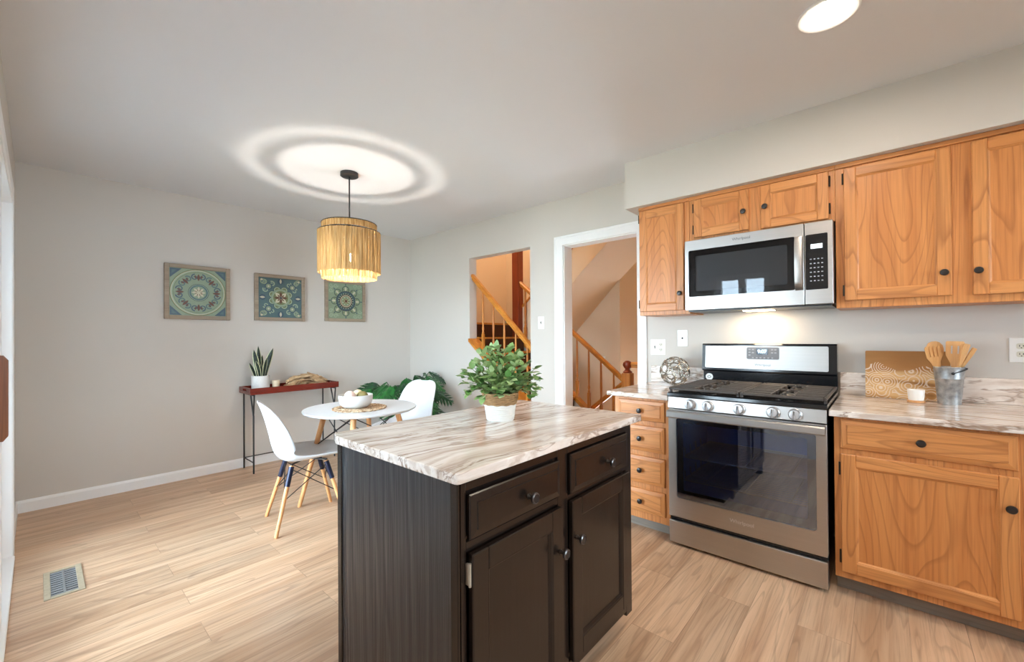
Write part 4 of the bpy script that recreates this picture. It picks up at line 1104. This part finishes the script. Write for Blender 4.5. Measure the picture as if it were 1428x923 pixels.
# ------------------------------------------------------------------ console table and what stands on it
TX0, TX1, TY0, TY1, TZ = 1.272, 2.098, 4.297, 4.615, .724
t = thing('console_table', 'red-brown wooden tray console on thin black metal legs', 'table', ((TX0+TX1)/2, (TY0+TY1)/2, 0))
MAHO = wood('mahogany', S(116, 38, 26), S(92, 26, 18), S(50, 12, 10), axis='X', line=.35, across=9, rough=.25)
m = MB()
m.box((TX0, TY0, TZ), (TX1, TY1, TZ+.016), 0, .002).box((TX0, TY0, TZ+.016), (TX1, TY0+.014, TZ+.059), 0, .002).box((TX0, TY1-.014, TZ+.016), (TX1, TY1, TZ+.059), 0, .002)
for x in (TX0, TX1-.014):
    ym_ = (TY0+TY1)/2
    m.box((x, TY0+.014, TZ+.016), (x+.014, ym_-.05, TZ+.059)).box((x, ym_+.05, TZ+.016), (x+.014, TY1-.014, TZ+.059)).box((x, ym_-.05, TZ+.016), (x+.014, ym_+.05, TZ+.028)).box((x, ym_-.05, TZ+.046), (x+.014, ym_+.05, TZ+.059))
obj('tray', m, MAHO, t)
lx0, lx1 = TX0+.035, TX1-.035; r = .0075
for x in (lx0, lx1):
    s = 1 if x == lx0 else -1
    obj('leg', MB().tube([(x, TY1-.02, 0), (x, TY1-.02, TZ)], r, 8), BLACKM, t, 60)
    m = MB().tube([(x, TY0+.03, 0), (x, TY0+.03, TZ-.2), (x-s*.0, TY0+.11, TZ-.001)], r, 8).tube([(x, TY0+.03, TZ-.18), (x, TY0+.005, TZ-.001)], r*.9, 8)
    obj('leg', m, BLACKM, t, 60)
    obj('side_rail', MB().tube([(x, TY0+.03, .1), (x, TY1-.02, .1)], .005, 8).tube([(x, TY0+.01, TZ-.008), (x, TY1-.01, TZ-.008)], .006, 8), BLACKM, t, 60)
obj('back_rail', MB().tube([(lx0, TY1-.02, .1), (lx1, TY1-.02, .1)], .005, 8), BLACKM, t, 60)
ZTR = TZ+.0165
SNX, SNY = 1.405, 4.45
t = thing('snake_plant', 'snake plant in a white pot on the console tray', 'plant', (SNX, SNY, ZTR))
obj('pot', MB().lathe([(0, 0), (.07, 0), (.075, .005), (.077, .142), (.073, .146), (.069, .142), (.067, .125), (0, .125)], (SNX, SNY, ZTR), seg=32), plain('speckled_white_pot', S(226, 224, 222), .5, var=.1, nscale=90), t, 40)
obj('soil', MB().lathe([(0, .125), (.066, .125), (.066, .131), (0, .132)], (SNX, SNY, ZTR), seg=20), plain('dark_soil', (.02, .016, .012, 1), .9), t)
m = MB(); r5 = random.Random(3)
for k, (ax_, ay_, ln, wd, lx_, ly_) in enumerate(((-.018, -.01, .24, .021, -.12, 0), (.0, .01, .27, .020, -.03, .05), (.028, -.005, .25, .024, .22, 0), (.012, .02, .19, .017, .06, .1), (-.03, .01, .13, .014, -.30, 0), (.034, .01, .14, .015, .28, .1), (-.012, -.025, .15, .015, -.2, -.1), (.014, -.024, .17, .016, .1, -.1), (.0, -.01, .12, .014, -.04, -.2))):
    n = 8; ax_ *= 1.25; ay_ *= 1.25; ln *= 1.12; wd *= 1.12; b0 = Vector((SNX+ax_, SNY+ay_, ZTR+.125)); tw = r5.uniform(-.5, .5); rows = []
    for i in range(n+1):
        f = i/n; w_ = wd*(.62+1.1*f-.5*f*f)*(1-f**5) if i < n else .0008
        an = tw*(1-f*.5); sd = Vector((math.cos(an), math.sin(an), 0)); nn = Vector((-math.sin(an), math.cos(an), 0))
        p = b0+Vector((lx_*ln*f*(.7+.5*f), ly_*ln*f, ln*f))
        rows.append([p+sd*w_*q+nn*abs(q)*w_*.35 for q in (-1, -.74, 0, .74, 1)])
    vs = [[m.bm.verts.new(p) for p in rw] for rw in rows]
    for i in range(n):
        for j in range(4):
            f = m.bm.faces.new((vs[i][j], vs[i][j+1], vs[i+1][j+1], vs[i+1][j])); f.material_index = 1 if j in (0, 3) else 0; f.smooth = True
def sn_mat():
    t = NT('banded_dark_leaf'); co = t.coord('Object', False)
    n = t.noise(t.mapping(co, (20, 20, 90)), 1, 3)
    return t.base(t.mix(t.ramp(n, [(.4, (0, 0, 0, 1)), (.6, (1, 1, 1, 1))]), S(14, 28, 22), S(34, 56, 40)), .35)
obj('leaves', m, [sn_mat(), plain('cream_leaf_edge', S(206, 208, 168), .4)], t, normals=False)
t = thing('tealight_holder', 'small cream candle cup beside the snake plant', 'candle', (1.53, 4.42, ZTR))
obj('cup', MB().lathe([(0, 0), (.028, 0), (.031, .02), (.033, .092), (.030, .092), (.029, .075), (0, .075)], (1.53, 4.42, ZTR), seg=24), plain('cream_ceramic', S(226, 206, 176), .5), t, 40)
# driftwood ornament
t = thing('driftwood_ornament', 'gnarled pale driftwood piece lying on the console tray', 'ornament', (1.83, 4.45, ZTR))
DRIFT = wood('bleached_driftwood', S(216, 190, 152), S(178, 140, 98), S(104, 70, 44), axis='X', line=.85, across=30, along=9, rough=.8, fine=.8)
m = MB(); r6 = random.Random(21)
obj_pts = []
for k in range(36):
    hm = lambda x: max(.025, .150*(1-(x/.25)**2))
    xc = r6.uniform(-.16, .16); zc = r6.uniform(.25, 1)*hm(xc); L_ = r6.uniform(.05, .11); an = r6.uniform(-.5, .5); el = -.9*xc/.26*r6.uniform(.5, 1.2)
    yc = r6.uniform(-.06, .06)*(1-zc/.22); R0 = r6.uniform(.008, .019); pts = []
    for i in range(7):
        f = i/6*2-1; pts.append((max(1.61, min(2.06, 1.83+xc+L_*f*math.cos(an))), 4.45+max(-.1, min(.1, yc+L_*f*math.sin(an)))+r6.uniform(-.006, .006), ZTR+max(R0+.002, zc-.012+L_*f*math.sin(el)+r6.uniform(-.007, .007))))
    m.tube(pts, [R0*q for q in (.35, .8, 1.05, 1.1, .95, .75, .3)], 8)
obj('branches', m, DRIFT, t, 60)
obj('base_slab', MB().lathe([(0, 0), (.05, 0), (.055, .006), (.05, .012), (0, .012)], (1.83, 4.45, ZTR), seg=16), DRIFT, t)

# ------------------------------------------------------------------ dining table and chairs
DX, DY_, DZT = 1.605, 2.935, .718
WHITE = plain('satin_white', S(204, 207, 212), .28, var=.01)
t = thing('dining_table', 'round white dining table on four splayed wooden legs', 'table', (DX, DY_, 0))
obj('tabletop', MB().lathe([(0, -.02), (.385, -.02), (.398, -.014), (.402, -.005), (.399, 0), (0, 0)], (DX, DY_, DZT), seg=72), WHITE, t, 40)
def leg_mesh(top, foot, r0, r1):
    top, foot = Vector(top), Vector(foot); m = MB()
    m.tube([foot, foot.lerp(top, .03), foot.lerp(top, .5), top], [r1*.9, r1, (r0+r1)/2, r0], 14); return m
tl = []
for a in (140, 230, 320, 50):
    c, s = math.cos(rd(a)), math.sin(rd(a))
    top, foot = Vector((DX+.255*c, DY_+.255*s, DZT-.021)), Vector((DX+.44*c, DY_+.44*s, 0)); tl.append((top, foot))
    obj('leg', leg_mesh(top, foot, .02, .0145), BEECH, t, 60)
m = MB()
for i in range(4):
    (ta, fa), (tb, fb) = tl[i], tl[(i+1) % 4]
    m.tube([ta.lerp(fa, .02), tb.lerp(fb, .36)], .0035, 6).tube([tb.lerp(fb, .02), ta.lerp(fa, .36)], .0035, 6)
obj('wire_brace', m, BLACKM, t, 60)

# chair, built once facing +x around its own origin
def make_chair(label, loc, rz):
    t = thing('dining_chair', label, 'chair', loc, rz, 'white moulded shell chairs')
    prof = [(.243, .405), (.238, .432), (.205, .446), (.12, .444), (.02, .434), (-.08, .428), (-.15, .436), (-.195, .470), (-.218, .535), (-.236, .62), (-.258, .71), (-.278, .775), (-.292, .812), (-.298, .822)]
    hw = [.188, .212, .224, .231, .235, .237, .236, .232, .226, .218, .204, .178, .130, .06]
    lf = [.012, .016, .022, .034, .046, .058, .074, .092, .098, .086, .060, .034, .014, .006]
    def cr(L, u):
        i = min(int(u), len(L)-2); f = u-i
        g = lambda k: L[max(0, min(len(L)-1, k))]
        p0, p1, p2, p3 = g(i-1), g(i), g(i+1), g(i+2)
        return .5*((2*p1)+(p2-p0)*f+(2*p0-5*p1+4*p2-p3)*f*f+(3*p1-p0-3*p2+p3)*f**3)
    xs, zs = [p[0] for p in prof], [p[1] for p in prof]
    NU, NV = 40, 16; grid = []
    for i in range(NU+1):
        u = i/NU*(len(prof)-1); e = .01
        x, z = cr(xs, u), cr(zs, u); dx, dz = cr(xs, min(u+e, 13.0))-cr(xs, max(u-e, 0)), cr(zs, min(u+e, 13.0))-cr(zs, max(u-e, 0))
        L = math.hypot(dx, dz); nx, nz = dz/L, -dx/L        # normal to the inner side
        h_, l_ = cr(hw, u), cr(lf, u)
        grid.append([Vector((x+nx*l_*abs(q)**2.4, h_*q*(1-.10*abs(q)**4), z+nz*l_*abs(q)**2.4)) for q in [-1+2*j/NV for j in range(NV+1)]])
    m = MB(); vs = [[m.bm.verts.new(p) for p in rw] for rw in grid]
    for i in range(NU):
        for j in range(NV): m.bm.faces.new((vs[i][j], vs[i][j+1], vs[i+1][j+1], vs[i+1][j])).smooth = True
    sh = obj('shell', m, WHITE, t, local=True)
    md = sh.modifiers.new('thickness', 'SOLIDIFY'); md.thickness = .008; md.offset = 1
    lg = []
    for sx_ in (-1, 1):
        for sy_ in (-1, 1):
            top = Vector((-.02+sx_*.105, sy_*.105, .405)); foot = Vector((-.02+sx_*.212, sy_*.205, 0)); lg.append((top, foot))
            l = obj('leg', leg_mesh(top, foot, .014, .0115), BEECH, t, 60, local=True)
            mm = MB(); mm.tube([foot.lerp(top, .70), foot.lerp(top, .985)], [.0155, .0165], 14)
            obj('leg_sleeve', mm, NAVY, l, 60, local=True)
    m = MB(); q = [lg[0], lg[1], lg[3], lg[2]]
    for i in range(4):
        (ta, fa), (tb, fb) = q[i], q[(i+1) % 4]
        m.tube([ta.lerp(fa, .05), tb.lerp(fb, .5)], .0032, 6).tube([tb.lerp(fb, .05), ta.lerp(fa, .5)], .0032, 6)
    for i in range(2): m.tube([q[i][0]+Vector((0, 0, .008)), q[i+2][0]+Vector((0, 0, .008))], .006, 6)
    for (ta, fa) in q: m.tube([ta, ta+Vector((0, 0, .012))], .009, 8)
    obj('wire_brace', m, BLACKM, t, 60, local=True)
    return t
NAVY = plain('dark_navy_metal', (.012, .017, .045, 1), .3, .3)
ch = make_chair('white shell chair on wooden dowel legs nearest the console table', (1.238, 2.975, 0), rd(-11))
dup(ch, (2.20, 3.255, 0), rd(196), 'white shell chair on the far side of the round table, before the leafy floor plant')

# placemat, bowl, balls
ZTB = DZT+.0006
def mat_mat():
    t = NT('woven_seagrass'); co = t.coord('Object', False)
    n = t.noise(co, 60, 3); return t.base(t.ramp(n, [(.35, S(136, 104, 76)), (.5, S(184, 156, 126)), (.65, S(208, 188, 162))]), .8, 0, .2)
m = MB(); MX_, MY_ = 1.565, 2.885; MATM = mat_mat()
for k in range(7): rr = .02+.02*k; m.ring([(MX_+rr*math.cos(a), MY_+rr*math.sin(a), ZTB+.005) for a in [2*math.pi*i/48 for i in range(48)]], .005, 6)
m.lathe([(0, .001), (.15, .001), (.15, .006), (0, .006)], (MX_, MY_, ZTB), seg=40)
for k in range(30):
    a0 = 2*math.pi*k/30; cx_, cy_ = MX_+.168*math.cos(a0), MY_+.168*math.sin(a0)
    m.ring([(cx_+.019*math.cos(b), cy_+.019*math.sin(b), ZTB+.005) for b in [2*math.pi*i/12 for i in range(12)]], .0045, 6)
tag(obj('placemat', m, MATM, None, 60), 'round woven straw placemat on the white table', 'placemat')
BX, BY = 1.535, 2.885; ZBW = ZTB+.0104
t = thing('serving_bowl', 'white dimpled ceramic bowl on the straw placemat', 'bowl', (BX, BY, ZBW))
m = MB(); rings = []; seg = 72
for i, (r_, z_) in enumerate([(.0, .0), (.055, 0), (.085, .008), (.104, .026), (.114, .052), (.1175, .075), (.118, .094), (.114, .095), (.111, .090), (.107, .055), (.09, .024), (.055, .009), (0, .008)]):
    rings.append([(BX+(max(r_, 1e-4)+(.0012*math.cos(k*math.pi+i*math.pi) if 2 < i < 6 else 0))*math.cos(2*math.pi*k/seg), BY+(max(r_, 1e-4)+(.0012*math.cos(k*math.pi+i*math.pi) if 2 < i < 6 else 0))*math.sin(2*math.pi*k/seg), ZBW+z_) for k in range(seg)])
m.loops(rings); obj('bowl', m, plain('glazed_white', S(216, 215, 214), .35, var=.02), t, 70)
def ball(label, dx, dy, z, r_, c1, c2):
    tt = NT('ball_finish'); n = tt.noise(tt.mapping(tt.coord(), (3, 3, 20)), 3, 4, .6)
    m = tt.base(tt.mix(n, c1, c2), .55); b = MB().sphere((0, 0, 0), r_)
    o = obj('decorative_ball', b, m, None, 60); o.location = (BX+dx, BY+dy, ZBW+z); tag(o, label, 'ornament', 'decorative balls in the bowl')
ball('pinkish white striped ball in the bowl', -.050, -.012, .086, .041, S(206, 170, 154), S(232, 212, 202))
ball('olive green ball in the bowl', .036, -.030, .078, .041, S(104, 94, 50), S(136, 124, 74))
ball('cream ball at the far side of the bowl', .044, .052, .084, .038, S(214, 194, 152), S(230, 214, 182))
ball('mossy brown ball half hidden behind the front two in the bowl', -.026, .056, .070, .036, S(150, 132, 90), S(182, 164, 120))

# ------------------------------------------------------------------ floor plant with deeply cut leaves
FX, FY = 2.72, 4.02
t = thing('floor_plant', 'dark green split-leaf plant in the corner behind the table', 'plant', (FX, FY, 0))
obj('pot', MB().lathe([(0, 0), (.12, 0), (.125, .01), (.155, .26), (.158, .28), (.15, .285), (.145, .26), (0, .25)], (FX, FY, 0), seg=32), plain('grey_planter', S(150, 146, 140), .6), t, 40)
GL = [leafmat('deep_green_leaf', S(22, 72, 32), S(40, 108, 48), .3), leafmat('dark_green_leaf', S(12, 42, 24), S(26, 76, 36), .3)]
mf, ms = MB(), MB(); r7 = random.Random(17)
def lobed(mb, base, d, up, ln, mi):
    d = Vector(d).normalized(); sd = d.cross(Vector(up)).normalized(); nn = sd.cross(d).normalized(); base = Vector(base)
    n = 6
    def mid(f): return base+d*ln*f-nn*ln*.22*f*f
    V = lambda p: mb.bm.verts.new(p)
    for s in (-1, 1):
        core = [mid(k/8)+sd*s*ln*(.15*math.sin(math.pi*min(1, k/8*.93+.07)))-nn*ln*.04 for k in range(9)]
        for k in range(8):
            f = mb.bm.faces.new([V(mid(k/8)), V(core[k]), V(core[k+1]), V(mid((k+1)/8))]); f.material_index = mi
        for i in range(n):
            fm = (i+.5)/n; k = fm*8; a = core[int(k)].lerp(core[min(8, int(k)+1)], k-int(k))
            w = ln*(.38*math.sin(math.pi*(.25+.65*fm))+.03)
            ld = (sd*s*.8+d*.62).normalized(); pd = (d*.8-sd*s*.62).normalized(); hwid = ln/n*.36
            q = [a-pd*hwid-ld*ln*.05, a-pd*hwid*.9+ld*w*.55-nn*w*.12, a+ld*w*1.05-nn*w*.35, a+pd*hwid*.9+ld*w*.6-nn*w*.12, a+pd*hwid-ld*ln*.05]
            f = mb.bm.faces.new([V(p) for p in q]); f.material_index = mi
    f = mb.bm.faces.new([V(p) for p in (mid(.85)-sd*ln*.07, mid(.85)+sd*ln*.07, mid(1.14))]); f.material_index = mi
lead = [(-2.6, .34, .50, .28), (-2.2, .30, .52, .27), (-1.9, .26, .50, .27), (-1.3, .22, .48, .26), (-.6, .24, .56, .28), (-.2, .30, .60, .27), (3.0, .38, .46, .28), (2.6, .3, .5, .26), (-1.6, .34, .38, .28), (-.9, .32, .40, .27), (-2.4, .40, .36, .26), (.4, .26, .50, .24), (2.1, .22, .5, .24), (-1.0, .12, .58, .26), (-2.0, .12, .56, .25), (-2.9, .2, .40, .24), (-.4, .2, .34, .24), (-1.4, .36, .26, .25), (-2.0, .36, .28, .25), (-.1, .34, .40, .24), (-2.7, .46, .42, .24), (-.75, .16, .50, .25)]+[(k*2.4, .10+.33*((k*.618) % 1), .42+.16*((k*.37) % 1), .23) for k in range(16)]
for k, (az, rr, zz, ln) in enumerate(lead):
    e = Vector((FX+rr*math.cos(az), FY+rr*math.sin(az), .24+zz)); b0 = Vector((FX+.03*math.cos(az), FY+.03*math.sin(az), .255))
    md_ = b0.lerp(e, .55)+Vector((0, 0, .10))
    ms.tube([b0, b0.lerp(md_, .5)+Vector((0, 0, .02)), md_, e], [.007, .006, .005, .004], 6)
    d = Vector((math.cos(az), math.sin(az), -.55+r7.uniform(-.3, .3)))
    lobed(mf, e, d, (r7.uniform(-.3, .3)-.45, r7.uniform(-.3, .3)-.45, 1), ln*r7.uniform(.82, 1.02), k % 2)
obj('stems', ms, plain('dark_green_stem', S(40, 70, 36), .5), t, 60)
obj('foliage', mf, GL, t, normals=False)

# ------------------------------------------------------------------ floor vent
VX0, VX1, VY0, VY1 = .016, .156, 2.972, 3.325
t = thing('floor_vent', 'brass-toned floor vent grille by the patio door', 'vent', ((VX0+VX1)/2, (VY0+VY1)/2, 0))
VM = plain('worn_brass', S(206, 192, 164), .4, .2, var=.25, nscale=40); VG = plain('vent_steel', S(168, 172, 176), .35, .6, var=.1)
m = MB(); b = .024
m.box((VX0, VY0, .0005), (VX0+b, VY1, .006), 0, .002).box((VX1-b, VY0, .0005), (VX1, VY1, .006), 0, .002).box((VX0+b, VY0, .0005), (VX1-b, VY0+b, .006), 0, .002).box((VX0+b, VY1-b, .0005), (VX1-b, VY1, .006), 0, .002)
obj('frame', m, VM, t)
obj('dark_well_plate', MB().box((VX0+b, VY0+b, .0003), (VX1-b, VY1-b, .001)), DARKGAP, t)  # flat dark plate standing in for the shade of the well below
m = MB(); n = 11
for k in range(n):
    y = VY0+b+(VY1-VY0-2*b)*(k+.5)/n
    m.prism([(y-.007, .0012), (y-.003, .0055), (y+.002, .0055), (y-.002, .0012)], 'x', VX0+b, VX1-b)
m.box(((VX0+VX1)/2-.004, VY0+b, .001), ((VX0+VX1)/2+.004, VY1-b, .0062))
obj('louvers', m, VG, t)
